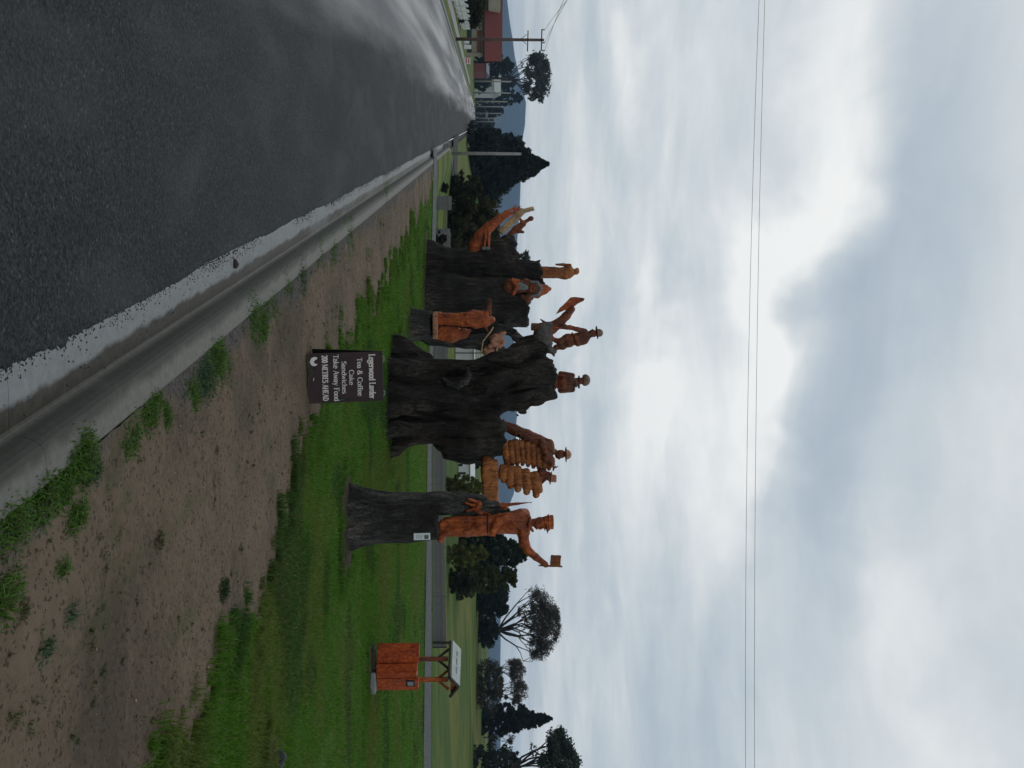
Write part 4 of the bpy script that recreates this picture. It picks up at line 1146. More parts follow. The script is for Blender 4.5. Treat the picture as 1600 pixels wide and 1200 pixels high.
c.ell((834, 453, d0 - 3), (6.6, 4.8, 5)); c.cap((834, 453, d0 - 7.5), (832.5, 453, d0 - 9), .9, 1.2, k=.5)
c.ell((826, 465, d0 + 2), (7, 7, 6)); c.ell((838, 463, d0 + 3), (6, 4, 5)); c.cap((820, 441, d0 + 2), (830, 444, d0), 5, 4); c.cap((815, 464, d0), (824, 470, d0 + 2), 3, 4)
nu = c.build('carved_nurse', M['wood_dull'], D_s); nu['label'] = 'carved nurse with deep-set face'
c = Carve(D, base, res=.6, blend=1.5); c.chain([(842, 454, d0 + 4), (850, 453, d0 + 4), (857, 452, d0 + 4)], [10, 7.6, 3.4]); c.box((836, 453, d0), (5, 14, 14), sub=True, k=.6); c.build('veil', M['wood'], nu)
c = Carve(D, base, res=.6, blend=1); c.chain([(828, 442.5, d0 - 4), (838, 443, d0 - 5), (843.5, 452, d0 - 6), (839, 462, d0 - 5), (828, 464, d0 - 4)], [2.2, 2.4, 2.8, 2.4, 1.8]); c.build('veil_band', M['felt'], nu)
c = Carve(D, base, res=.6, blend=1); c.chain([(799, 440, d0 - 7), (806, 450, d0 - 8.5), (801, 461, d0 - 6.5)], [3.2, 3.6, 2.6]); c.cap((808, 441, d0 - 7), (800, 439, d0 - 6), 3, 3); c.build('cape_hem', M['wood'], nu)
c = Carve(D, base, res=.6, blend=1); c.chain([(809, 449, d0 - 6), (820, 451, d0 - 6)], [6.6, 4], flat=.6); c.build('bodice', M['felt'], nu)

# ---- E: stump with leaning bough, reaching figure, board ----------------------
D = G(666, 405).y; base = (666, 408); kk = D / F
E_ = stump_empty(666, 408, D, 'far twisted stump with a woman on top and a reaching figure on its leaning bough')
c = Carve(D, base, res=1.3, blend=7)
c.chain([(660, 410, 0), (700, 412, 0), (745, 410, 0), (775, 412, 0)], [30, 22, 22, 22], flat=.95)
c.chain([(755, 408, 2), (776, 392, 2), (792, 377, 0)], [22, 19, 11]); c.chain([(778, 402, 0), (797, 390, -2)], [19, 9]); c.chain([(770, 418, 0), (800, 421, 0), (846, 421.5, 0)], [20, 16, 15.5])
c.cap((664, 384, -2), (690, 400, 0), 4, 14); c.cap((662, 428, -10), (690, 418, 0), 6, 14); c.cut_above(844.5, 1)
c.post = barkpost(kk, 2.8, .8, 5); c.build('trunk', M['bark_far'], E_)
c = Carve(D, base, res=.6, blend=2)
c.chain([(845, 425, 0), (865, 425, 0), (879, 426, 0)], [9.6, 9, 8.4], flat=.85, k=1); c.chain([(879, 426, 0), (889, 424.5, 0)], [9.4, 9.2], flat=.8, k=1)
c.cap((889, 419, 0), (889, 430, 0), 5, 4.6); c.cap((893, 423, 0), (897, 422.5, 0), 2.8, 2.6); c.ell((900, 423.5, 0), (5.2, 4.6, 5)); c.ell((902, 420.5, 1), (3.4, 3.4, 3.4))
c.chain([(890, 414, 0), (880, 412.6, 0), (869, 412.6, 0)], [3, 2.3, 1.7], k=1); c.ell((883, 432.5, -2), (5.6, 4, 5)); c.ell((899.4, 427, -3.5), (1.2, 1.2, 1.2), k=.6)
c.cap((868, 422, -8), (848, 421, -8), 1.2, 1.4, k=.8); c.cap((868, 430, -8), (848, 431, -8), 1.0, 1.2, k=.8)
wo = c.build('carved_woman', M['wood_warm'], E_); wo['label'] = 'carved woman with a hair bun standing on the stump top'
c = Carve(D, base, res=.7, blend=3); d0 = -16
c.chain([(738, 402, d0 + 8), (742, 386, d0 + 4), (750, 372, d0 + 2), (764, 357, d0), (780, 344, d0), (792, 335, d0)], [8, 9.5, 9.5, 8, 6, 4])
c.chain([(757, 388, d0 - 8), (757.5, 374, d0 - 8), (758, 361, d0 - 4)], [2.1, 2.6, 3.2], k=1); c.chain([(763, 388, d0 - 8), (763, 374, d0 - 8), (763, 360, d0 - 4)], [2.1, 2.6, 3.2], k=1)
c.chain([(763, 360, d0 - 3), (770, 353, d0 - 3), (779, 347, d0 - 3)], [6, 5.2, 5.4], k=2); c.ell((786, 343, d0 - 4), (4, 3.6, 3.8), k=1.5)
c.chain([(781, 350, d0 - 5), (787, 344, d0 - 6), (796, 339.5, d0 - 6)], [2.6, 2.2, 1.5], k=1); c.chain([(780, 341, d0 - 3), (790, 334, d0 - 3), (802, 329, d0 - 3)], [3, 2.6, 2.0], k=1)
for i in range(4): c.cap((800 + i * 1.2, 329 + i * 1.4, d0 - 3), (808 + i * 1.6 - (i == 0) * 2, 322.5 + i * 2.2, d0 - 4), 1.15, .8, k=.5)
c.chain([(790, 338, d0), (801, 335.5, d0), (812, 325, d0 - 1)], [3, 2.3, 1.2], k=1)
rf = c.build('carved_reaching_figure', M['wood'], E_); rf['label'] = 'orange carved man with bare legs reaching up along the bough'
c = Carve(D, base, res=.6, blend=1); c.box((759, 391, d0 - 7), (6.5, 2.4, 5), rnd=1.6); c.build('boots', M['felt'], rf)
c = Carve(D, base, res=.7, blend=1)
c.box((798.5, 347, -6), (5.2, 24, 3.5), rnd=1, rot=.80); c.box((824, 328.5, -6), (10, 3.4, 3.2), rnd=1, rot=-.25); c.ell((813, 331, -6), (5, 6, 3.2), rot=.4)
bo = c.build('pale_board', M['wood_pale'], E_); bo['label'] = 'pale carved board slanting up to the left'
c = Carve(D, base, res=.6, blend=2); d0 = 2
c.chain([(797, 366, d0), (806, 357, d0), (817, 349, d0)], [4.6, 5, 5.2]); c.cap((819, 347, d0), (825, 343, d0), 3, 2.6); c.ell((829.5, 340.5, d0), (4.4, 3.8, 4.2)); c.chain([(814, 355, d0 - 3), (810, 361, d0 - 3), (817, 362, d0 - 3)], [3, 2.6, 2]); c.chain([(817, 348, d0 - 3), (812, 342, d0 - 6)], [3, 2]); c.chain([(798, 366, d0), (792, 371, d0)], [4, 3])
c.build('carved_rider', M['wood_dull'], E_)['label'] = 'small carved man behind the pale board'

# ================================================================== A-FRAME SIGN
# serif letters as thick-and-thin pen strokes: (polyline, weight) in cap-height units
def arc(cx, cy, rx, ry, a0, a1, n=10):
    return [(cx + rx * math.cos(math.radians(a0 + (a1 - a0) * i / n)), cy + ry * math.sin(math.radians(a0 + (a1 - a0) * i / n))) for i in range(n + 1)]
def ser(x, y, w=.16): return ([(x - w, y), (x + w, y)], 'h')
XH = .66
GL = {
 'L': (.62, [([(.16, 0), (.16, 1)], 'v'), ser(.16, 1), ([(.02, .03), (.58, .03), (.58, .22)], 't')]),
 'e': (.52, [(arc(.27, .33, .21, .33, 5, 320, 14), 'p'), ([(.08, .38), (.47, .38)], 't')]),
 'g': (.54, [(arc(.25, .42, .17, .24, 0, 360, 14), 'p'), ([(.38, .58), (.50, .66)], 't'), (arc(.26, -.10, .21, .17, 110, 430, 14), 'p')]),
 'r': (.42, [([(.14, 0), (.14, XH)], 'v'), ser(.14, .02, .12), ser(.08, XH, .08), (arc(.30, .46, .15, .18, 170, 50, 6), 'p')]),
 'w': (.74, [([(.06, XH), (.22, 0)], 'v'), ([(.22, 0), (.37, XH)], 't'), ([(.37, XH), (.53, 0)], 'v'), ([(.53, 0), (.68, XH)], 't'), ser(.06, XH, .09), ser(.66, XH, .08)]),
 'o': (.56, [(arc(.28, .33, .22, .33, 0, 360, 16), 'p')]),
 'd': (.60, [(arc(.25, .33, .20, .33, 20, 340, 14), 'p'), ([(.46, 0), (.46, 1)], 'v'), ser(.40, 1, .08), ser(.52, .02, .08)]),
 'a': (.54, [(arc(.24, .44, .17, .22, 160, 0, 8), 'p'), ([(.41, .46), (.41, 0)], 'v'), (arc(.24, .18, .17, .18, 70, 330, 10), 'p'), ser(.47, .02, .07)]),
 'T': (.70, [([(.35, 0), (.35, 1)], 'v'), ([(.04, .80), (.05, .97), (.65, .97), (.66, .80)], 't'), ser(.35, .02)]),
 '&': (.80, [(arc(.32, .77, .16, .22, 0, 360, 12), 'p'), ([(.22, .62), (.68, .02)], 'v'), (arc(.28, .28, .22, .28, 110, 330, 12), 'p'), ([(.46, .12), (.66, .5)], 't')]),
 'C': (.74, [(arc(.40, .5, .34, .5, 45, 320, 16), 'p'), ([(.64, .66), (.66, .98)], 't')]),
 'f': (.36, [([(.16, 0), (.16, .8)], 'v'), (arc(.28, .80, .12, .18, 180, 30, 7), 'p'), ([(.02, .64), (.34, .64)], 't'), ser(.16, .02, .13)]),
 'S': (.56, [(arc(.28, .74, .20, .24, 30, 250, 10) + arc(.28, .26, .22, .25, 80, -150, 10), 'p'), ([(.46, .76), (.47, .97)], 't')]),
 'n': (.60, [([(.13, 0), (.13, XH)], 'v'), (arc(.30, .44, .17, .22, 170, 0, 8), 'p'), ([(.47, .46), (.47, 0)], 'v'), ser(.13, .02, .1), ser(.47, .02, .1), ser(.08, XH, .07)]),
 'i': (.28, [([(.14, 0), (.14, XH)], 'v'), ([(.14, .82), (.14, .95)], 'v'), ser(.14, .02, .11), ser(.10, XH, .08)]),
 'c': (.48, [(arc(.27, .33, .21, .33, 50, 315, 14), 'p')]),
 'h': (.60, [([(.13, 0), (.13, 1)], 'v'), (arc(.30, .44, .17, .22, 170, 0, 8), 'p'), ([(.47, .46), (.47, 0)], 'v'), ser(.13, .02, .1), ser(.47, .02, .1), ser(.08, 1, .07)]),
 's': (.44, [(arc(.22, .49, .14, .16, 30, 250, 8) + arc(.22, .17, .16, .17, 80, -150, 8), 'p')]),
 'k': (.60, [([(.13, 0), (.13, 1)], 'v'), ([(.13, .28), (.46, XH)], 't'), ([(.24, .38), (.50, 0)], 'v'), ser(.13, .02, .1), ser(.52, .02, .09), ser(.08, 1, .07)]),
 'A': (.76, [([(.38, 1), (.66, 0)], 'v'), ([(.38, 1), (.10, 0)], 't'), ([(.20, .34), (.54, .34)], 't'), ser(.10, .02, .1), ser(.66, .02, .1)]),
 'y': (.58, [([(.08, XH), (.30, .02)], 'v'), ([(.52, XH), (.24, -.26), (.10, -.28)], 't'), ser(.08, XH, .09), ser(.50, XH, .08)]),
 'F': (.62, [([(.16, 0), (.16, 1)], 'v'), ([(.04, .97), (.56, .97), (.57, .80)], 't'), ([(.16, .52), (.42, .52)], 't'), ser(.16, .02)]),
 '2': (.54, [(arc(.26, .74, .20, .25, 170, -30, 10) + [(.08, .05)], 'p'), ([(.06, .05), (.50, .05)], 'v')]),
 '0': (.56, [(arc(.28, .5, .20, .49, 0, 360, 18), 'p')]),
 'M': (.92, [([(.14, 0), (.14, 1)], 't'), ([(.14, 1), (.46, .1)], 'v'), ([(.46, .1), (.78, 1)], 't'), ([(.78, 0), (.78, 1)], 'v'), ser(.14, .02, .1), ser(.78, .02, .12), ser(.10, 1, .08), ser(.82, 1, .08)]),
 'E': (.66, [([(.16, 0), (.16, 1)], 'v'), ([(.04, .97), (.58, .97), (.59, .80)], 't'), ([(.04, .03), (.60, .03), (.61, .2)], 't'), ([(.16, .52), (.42, .52)], 't')]),
 'R': (.70, [([(.16, 0), (.16, 1)], 'v'), ([(.04, .97), (.32, .97)] + arc(.34, .74, .20, .23, 80, -80, 8) + [(.16, .50)], 'p'), ([(.34, .5), (.62, .02)], 'v'), ser(.16, .02), ser(.10, .98, .08)]),
 'H': (.80, [([(.16, 0), (.16, 1)], 'v'), ([(.64, 0), (.64, 1)], 'v'), ([(.16, .52), (.64, .52)], 't'), ser(.16, .02, .13), ser(.64, .02, .13), ser(.16, .98, .13), ser(.64, .98, .13)]),
 'D': (.76, [([(.16, 0), (.16, 1)], 'v'), ([(.04, .97), (.32, .97)] + arc(.34, .5, .34, .47, 85, -85, 12) + [(.04, .03)], 'p'), ]),
 ' ': (.34, []),
}
def lettering(name, text, u0, u1, v, cap, mat, parent, y=-.0105):
    """text line from u0 to u1 (px across the board), baseline v, cap height px; board-local pixels times SK"""
    width = sum(GL[ch][0] for ch in text); sx = (u1 - u0) / width
    vs = []; fs = []; pen = u0; e = 0
    for ch in text:
        for pl_, kind in GL[ch][1]:
            for a, b in zip(pl_[:-1], pl_[1:]):
                ax, ay = pen + a[0] * sx, v + a[1] * cap; bx, by = pen + b[0] * sx, v + b[1] * cap
                L = math.hypot(bx - ax, by - ay) or 1e-6; tx, ty = (bx - ax) / L, (by - ay) / L
                wv = {'v': .115, 't': .055, 'h': .05, 'p': .05 + .075 * abs(ty)}[kind] * cap * .74
                ex = wv * .35 if kind in 'pt' else 0
                ax -= tx * ex; ay -= ty * ex; bx += tx * ex; by += ty * ex
                nx, ny = -ty * wv, tx * wv; e += 1; yy = y - e * 2.5e-6
                k = len(vs)
                vs += [((ax - nx) * SK, yy, (ay - ny) * SK), ((bx - nx) * SK, yy, (by - ny) * SK), ((bx + nx) * SK, yy, (by + ny) * SK), ((ax + nx) * SK, yy, (ay + ny) * SK)]
                fs.append([k, k + 1, k + 2, k + 3])
        pen += GL[ch][0] * sx
    o = MB().add(vs, fs).build(name, mat, parent); o['kind'] = 'stuff'; return o
g = G(479.5, 592); Ds = g.y; SK = Ds / F
M['board'] = plain('dark maroon sign paint', (.034, .0175, .019), .55, .25, 7, .1)
M['board_back'] = plain('black sign back', (.010, .009, .009), .6, .3, 10)
M['letter'] = plain('cream sign lettering', (.66, .62, .57), .6, .08, 12)
sign = empty('pavement_sign', (g.x, g.y, 0.0), math.radians(10), label='dark maroon A-frame pavement sign lettered in cream for a tea and cake shop', cat='sign')
LEAN = math.radians(13)
fr = MB().bbox((0, 0, 57 * SK / math.cos(LEAN)), (39.3 * SK, .0095, 57 * SK / math.cos(LEAN)), .003).build('front_board', M['board'], sign, (0, 0, .004), (-LEAN, 0, 0))
h2 = 117 * SK
bk_b = Vector((0, 2 * h2 * math.tan(LEAN), 0))
bk = MB().bbox((0, 0, 57 * SK / math.cos(LEAN)), (39.3 * SK, .0095, 57 * SK / math.cos(LEAN)), .003).build('back_board', M['board_back'], sign, (-.004, bk_b.y - .012, .004), (LEAN, 0, 0))
for nm, tx, u0, u1, v, cp in (('lettering', 'Legerwood Larder', -36, 35, 95.5, 9.6), ('lettering', 'Tea & Coffee', -31, 30, 77.3, 7.6), ('lettering', 'Cake', -12, 12, 64.5, 7.2),
                              ('lettering', 'Sandwiches', -26, 25.5, 53.2, 7.2), ('lettering', 'Take Away Food', -37, 37, 40.5, 8.0), ('lettering', '200 METRES AHEAD', -36, 35.5, 23.0, 8.6)):
    lettering(nm, tx, u0, u1, v, cp, M['letter'], fr)
hen = [(-27, 4.8), (-25.5, 4.2), (-24.8, 5.6), (-22, 6.2), (-20.2, 9), (-20, 12), (-21.2, 15.2), (-23, 15.8), (-23.4, 13.6), (-24.6, 11), (-27.5, 10.8), (-29.4, 12.8), (-31, 16), (-33.8, 15.4), (-34.2, 11), (-32.6, 7.4), (-30, 5.8)]
me = MB(); me.prism([(x * SK, -.0122, z * SK) for x, z in hen], (0, 0, 0), (0, .002, 0)); o = me.build('hen_emblem', M['letter'], fr); o['label'] = 'cream silhouette of a hen'
me = MB(); me.prism([(-1.2 * SK, -.0122, 9.6 * SK), (3.2 * SK, -.0122, 8.6 * SK), (3.4 * SK, -.0122, 9.3 * SK), (-1 * SK, -.0122, 10.6 * SK)], (0, 0, 0), (0, .002, 0)); me.build('scuff_mark', M['letter'], fr)
M['mud'] = plain('dried green mud', (.050, .046, .034), .9, .5, 16)
mudp = [(-38, .6), (18, .6), (14, 2.0), (4, 2.8), (-2, 4.6), (-6, 8.5), (-12, 9), (-18, 6), (-24, 3.4), (-31, 3.0), (-37, 2.2)]
me = MB(); me.prism([(x * SK, -.0115, z * SK) for x, z in mudp], (0, 0, 0), (0, .0015, 0)); me.build('mud_stain', M['mud'], fr)
me = MB(); me.box((34.3 * SK, -.012, 58.5 * SK), (1.3 * SK, .0028, 9.2 * SK)); me.build('bracket_slot', M['black'], fr)
me = MB(); me.box((34.6 * SK, -.0155, 52 * SK), (.9 * SK, .001, 4.5 * SK)); me.build('green_tag', plain('green tag', (.02, .09, .03), .5), fr)
M['galv'] = plain('galvanised steel', (.42, .44, .45), .4, .15, 20, 0, .7)
for u in (-28, 27):
    me = MB(); me.tube([((u - 4) * SK, 0, h2 - .012), ((u - 4) * SK, .002, h2 + .004), ((u + 4) * SK, .002, h2 + .004), ((u + 4) * SK, 0, h2 - .012)], .0028, 6)
    me.build('hinge', M['galv'], sign, (0, h2 * math.tan(LEAN) - .004, -.004))

# ================================================================== INTERPRETATION STAND
g = G(578, 1050); Dk = g.y; k = Dk / F
stand = empty('information_stand', (g.x, g.y, 0), label='orange slab-sided stand with two posts, gabled roof and small plaque on the lawn', cat='stand')
def L(x, y): return ((y - 1050) * k, (x - 578) * k)     # lateral, height
TH = math.radians(42)
# two slab faces meet at a corner nearest the camera
wl = 36 * k / math.cos(math.radians(40)); wr = 36 * k / math.cos(math.radians(38))
dl = Vector((-math.cos(math.radians(40)), math.sin(math.radians(40)), 0)); dr = Vector((math.cos(math.radians(38)), math.sin(math.radians(38)), 0))
core = MB(); z0, z1 = 9.5 * k, 71 * k
pts2 = [Vector((0, .02, 0)), dl * wl * .97 + Vector((0, .02, 0)), dl * wl * .97 + dr * wr * .97 + Vector((0, .02, 0)), dr * wr * .97 + Vector((0, .02, 0))]
core.prism([(p_.x, p_.y, z0) for p_ in pts2], (0, 0, z0), (0, 0, z1)); core.build('core_block', M['orange'], stand)
def slab(d, a, b_, w_total, th, top, nm='slab'):
    mid = d * (w_total * (a + b_) / 2); hw = w_total * (b_ - a) / 2
    ang = math.atan2(d.y, d.x); Mx = Matrix.Rotation(ang, 3, 'Z')
    me = MB(); me.bbox((mid.x, mid.y - th * .3, (z0 + top) / 2), (hw - .002, th, (top - z0) / 2), .008, Mx); return me.build(nm, M['orange'], stand, smooth=False)
slab(dl, .30, 1.0, wl, .028, 75.5 * k); slab(dl, .0, .29, wl, .012, 73.5 * k); slab(dr, .0, .30, wr, .022, 72.5 * k); slab(dr, .31, .94, wr, .03, 74.5 * k); slab(dr, .945, 1.0, wr, .02, 72 * k)
me = MB(); me.bbox((18 * k, .10, 3.5 * k), (16.5 * k, .12, 5.2 * k), .01); me.build('concrete_foot', M['concrete'], stand)
me = MB(); me.bbox((-19 * k, .12, 3 * k), (17 * k, .10, 4.6 * k), .01); me.build('timber_foot', M['dark_timber'], stand)
pl_ = dr * (wr * .53); Mx = Matrix.Rotation(math.atan2(dr.y, dr.x), 3, 'Z')
nrm = Vector((math.sin(math.radians(38)), -math.cos(math.radians(38)), 0))
pc_ = Vector((pl_.x, pl_.y, 62 * k)) + nrm * .046
me = MB(); me.bbox(pc_, (7.6 * k, .006, 6.6 * k), .002, Mx); pq = me.build('plaque', plain('dark bronze plaque', (.02, .022, .025), .4), stand)
me = MB(); me.box(pc_ + nrm * .0075, (5.0 * k, .0015, 4.4 * k), Mx); me.build('plaque_print', plain('pale engraved print', (.22, .24, .26), .5, .7, 160), pq)
for j, d_, lat in ((0, dl, -14.5), (1, dr, 18)):
    y_ = .17; top = 121 * k
    p_ = MB(); p_.bbox((lat * k, y_, (z1 + top) / 2), (3.1 * k, .035, (top - z1) / 2), .006); p_.build('post', M['wood'] if j else M['wood_dull'], stand)
    for sgn in (-1, 1):
        b_ = MB(); a0 = Vector((lat * k, y_, 103 * k)); a1 = Vector((lat * k + sgn * 13 * k, y_ - sgn * .08, 122 * k))
        b_.tube([a0, a1], [.022, .026], 4); b_.build('brace', M['wood'] if j else M['dark_timber'], stand)
# gable roof: ridge runs away to the left, gable end faces right-front
R0 = Vector((25 * k, .06, 138 * k)); rd = Vector((-46 * k, .40, 1 * k))      # ridge start (front), direction to the back
eL = Vector((-20 * k, -.20, -12.5 * k)); eR = Vector((20.5 * k, .17, -13 * k))     # eaves from ridge
def roofplane(e, nm, mat, th=.02):
    a, b_, c_, d_ = R0, R0 + rd, R0 + rd + e, R0 + e
    nv = (b_ - a).cross(e).normalized(); nv = nv if nv.z > 0 else -nv
    me = MB(); me.prism([a, b_, c_, d_], (0, 0, 0), nv * th); return me.build(nm, mat, stand)
M['roof_sheet'] = plain('pale weathered roof sheet', (.34, .37, .36), .55, .15, 9, .2)
rp = roofplane(eL, 'roof_panel', M['roof_sheet']); rp2 = roofplane(eR, 'roof_panel', M['dark_timber'])
nv = rd.cross(eL).normalized(); nv = nv if nv.z > 0 else -nv
for q in range(13):
    t0 = .22 + q * .047; 
    if q in (4, 9): continue
    a = R0 + rd * t0 + eL * .40 + nv * .0215; me = MB()
    e1 = rd * .030; e2 = eL * .15
    me.add([a, a + e1, a + e1 + e2, a + e2], [[0, 1, 2, 3]]); me.build('roof_letter', plain('dark roof print', (.05, .055, .055), .6) if q == 0 else bpy.data.materials['dark roof print'], rp)
for e, nm in ((eL, 'barge_board'), (eR, 'barge_board')):
    me = MB(); me.tube([R0 - rd * .02 + Vector((0, 0, -.01)), R0 + e * 1.03 - rd * .02 + Vector((0, 0, -.01))], .026, 4); me.build(nm, M['dark_timber'], stand)
me = MB(); me.prism([R0 + rd * .05 + Vector((0, 0, -.03)), R0 + rd * .05 + eL * .9 + Vector((0, 0, -.02)), R0 + rd * .05 + eR * .9 + Vector((0, 0, -.02))], (0, 0, 0), rd.normalized() * .02); me.build('gable_panel', M['wood'], stand)
me = MB(); me.tube([R0 + eL * .95 + Vector((0, 0, -.03)), R0 + eL * .95 + rd + Vector((0, 0, -.03))], .022, 4); me.build('eave_beam', M['dark_timber'], stand)

# ================================================================== FENCES
M['paling'] = plain('grey weathered palings', (.15, .145, .145), .9, .35, 5, .3)
M['white_paint'] = plain('white paint', (.62, .63, .60), .6, .08, 6)
fence = empty('paling_fence', P(672, 700, 50), label='long low grey paling fence running behind the carved stumps', cat='fence')
fb = fence.location
pal = []
for j in range(6):
    w_ = .052 + .004 * (j % 3); hh_ = .50 + .012 * j
    me = MB(); me.box((0, 0, 0), (w_, .011, hh_)); q = me.mesh('paling'); q.materials.append(M['paling']); pal.append((q, hh_))
xa = P(672, 308, 50).x; xb = P(672, 1009, 50).x; nP = 196
def ftop(X):
    y = 600 + X / 50 * F
    return P(np.interp(y, [300, 560, 700, 860, 1010], [706, 700, 697, 695, 697.5]), y, 50).z
for i in range(nP):
    X_ = xa + (xb - xa) * i / (nP - 1); q, hh_ = pal[random.randrange(6)]
    if -9.0 < X_ < -7.9: continue
    z_ = ftop(X_) - hh_ + random.uniform(-.012, .012)
    o = bpy.data.objects.new('paling', q); COL.objects.link(o); o.parent = fence
    o.location = (X_ - fb.x, random.uniform(-.006, .006), z_ - fb.z); o.rotation_euler = (0, random.uniform(-.012, .012), 0)
for zz in (.14, .62):
    me = MB(); pts_ = [(X_ - fb.x, .045, ftop(X_) - .86 + zz - fb.z) for X_ in np.linspace(xa, xb, 24)]
    me.tube(pts_, .032, 4); me.build('rail', M['paling'], fence)
for X_ in np.arange(xa, xb + .1, 2.6):
    me = MB(); me.box((X_ - fb.x, .11, ftop(X_) - .5 - fb.z), (.05, .05, .52)); me.build('post', M['dark_timber'], fence)
me = MB(); X_ = P(680, 361, 48).x; me.box((0, 0, .33), (.11, .11, .42)); o = me.build('gate_post', M['paling'], None, (X_, 48, -.55)); props(o, 'short thick grey post at the gap in the paling fence', 'post')
me = MB(); X_ = P(684, 1010, 49).x; me.box((0, 0, .4), (.06, .06, .5)); o = me.build('end_post', M['dark_timber'], None, (X_, 49.7, -.7)); props(o, 'dark end post where the paling fence stops behind the stand', 'post')

# ================================================================== POLES AND WIRES
M['pole'] = plain('pale grey timber pole', (.24, .235, .22), .8, .2, 3, .2)
M['pole_brown'] = plain('brown timber pole', (.11, .075, .06), .85, .25, 3, .2)
M['wire'] = plain('dark cable', (.03, .032, .035), .5)
M['insul'] = plain('dark insulator', (.03, .03, .03), .3)
def pole(x0, x1, y, D_, r, mat, label, name='power_pole', lean=0.0, r1=.8):
    p0 = P(x0, y, D_); p1 = P(x1, y + lean, D_)
    e = empty(name, p0, label=label, cat='pole')
    MB().tube([(0, 0, -.3), (0, 0, (p1.z - p0.z) * .5), (p1.x - p0.x, 0, p1.z - p0.z)], [r, r * .93, r * r1], 10).build('shaft', mat, e, smooth=True)
    return e, p0, p1
pole(704, 814.5, 239.5, 58, .10, M['pole'], 'bare pale grey pole standing alone at the end of the kerb', 'street_pole', 1.0)
e, p0, p1 = pole(711, 850, 61, 68, .12, M['pole_brown'], 'tall brown power pole with two crossarms in front of the red roof', lean=1.5)
kp = 68 / F
def rel(x, y, d=0): q = P(x, y, 68); return (q.x - p0.x, d, q.z - p0.z)
attach = []
for x, ya, yb in ((824.5, 49, 81), (846, 47, 80.5)):
    me = MB(); me.tube([rel(x + .5, ya, -.12), rel(x - .5, yb, -.12)], .055, 4); me.build('crossarm', M['dark_timber'], e)
    for yy_ in (ya + .5, (ya + yb) / 2 + 4, yb - .5):
        if x < 830: continue
        me = MB(); me.lathe(rel(x + 1, yy_, -.12), [(.03, 0), (.06, .05), (.03, .1), (.05, .14), (.02, .2)], 8); me.build('insulator', M['insul'], e, smooth=True)
        attach.append(Vector(rel(x + 5, yy_, -.12)) + p0)
for s_ in (-1, 1):
    me = MB(); me.tube([rel(814, 62, -.1), rel(823, 62.5 + s_ * 8, -.12)], .02, 5); me.build('arm_brace', M['dark_timber'], e)
M['lampglass'] = plain('pale lamp', (.7, .7, .68), .4)
def wire(name, a, b_, sag, r, label, n=40):
    a = Vector(a); b_ = Vector(b_); pts_ = []
    for i in range(n + 1):
        t = i / n; q = a.lerp(b_, t); q.z -= sag * 4 * t * (1 - t); pts_.append(q)
    o = MB().tube(pts_, r, 5).build(name, M['wire'], None, smooth=True)
    return props(o, label, 'wire')
names = ['left of the three wires rising from the brown power pole', 'middle of the three wires rising from the brown power pole', 'right of the three wires rising from the brown power pole']
ends = [(930, -40), (920, -40), (908, -40)]
for a, nm, (ex, ey) in zip(attach, names, ends):
    b_ = P(ex, ey, 38); b_ = a + (b_ - a) * 1.9; wire('power_line', a, b_, .25, .011, nm)
D_ = 15.0
for lab, xl, xr in (('lower of the two thin overhead wires crossing the whole sky', 1186, 1163.5), ('upper of the two thin overhead wires crossing the whole sky', 1195, 1178)):
    b1, c1 = (-23.5, 6.5) if xl < 1190 else (-18.0, 5.0)
    pts_ = [P(xl + b1 * (y / 600) + c1 * (y / 600) ** 2, y, D_) for y in range(-1500, 3600, 60)]
    props(MB().tube(pts_, .0032, 5).build('overhead_wire', M['wire'], None, smooth=True), lab, 'wire')

# ================================================================== FOLIAGE
def leaf_cloud(centres, crad, per, size, tones, squash=.8, up=0.0):
    """leaf-sized quads spread through clump volumes; returns vertices and colours"""
    n_ = len(centres); N_ = n_ * per
    c_ = np.repeat(np.asarray(centres, float), per, 0); r_ = np.repeat(np.asarray(crad, float), per)
    v_ = rng.normal(0, 1, (N_, 3)); v_ /= np.linalg.norm(v_, axis=1)[:, None]
    rad = rng.uniform(.15, 1, N_) ** .45
    p = c_ + v_ * (rad * r_)[:, None] * np.array((1, 1, squash))
    a = rng.normal(0, 1, (N_, 3)); a /= np.linalg.norm(a, axis=1)[:, None]
    a[:, 2] += up; b_ = np.cross(a, rng.normal(0, 1, (N_, 3))); b_ /= np.linalg.norm(b_, axis=1)[:, None]
    s_ = rng.uniform(.6, 1.3, N_)[:, None] * size
    a = a * s_; b_ = b_ * s_ * .45
    V = np.stack((p - a, p + b_, p + a, p - b_), 1).reshape(-1, 3)
    g = np.clip(np.repeat(rng.uniform(0, 1, n_), per) * .6 + rng.uniform(0, .4, N_), 0, 1)[:, None]
    col = np.array(tones[0]) * (1 - g) + np.array(tones[1]) * g
    C = np.repeat(col, 4, 0)
    return V, C
def cloud_mesh(name, V, C):
    n_ = len(V) // 4
    return mesh_np(name, V, np.arange(len(V)), np.full(n_, 4), C)
DARK = ((.010, .020, .010), (.032, .050, .022)); CONIF = ((.007, .013, .009), (.020, .030, .018)); OLIVE = ((.024, .032, .010), (.085, .090, .024)); YEL = ((.055, .065, .012), (.150, .160, .035))
BLUEG = ((.018, .030, .026), (.045, .062, .055)); GUM = ((.024, .032, .020), (.070, .078, .048)); BROWN = ((.030, .026, .016), (.075, .060, .036)); HEDGE = ((.016, .020, .009), (.055, .056, .022))
M['tree_bark'] = bark('far tree bark', (.030, .026, .022), (.070, .062, .054))
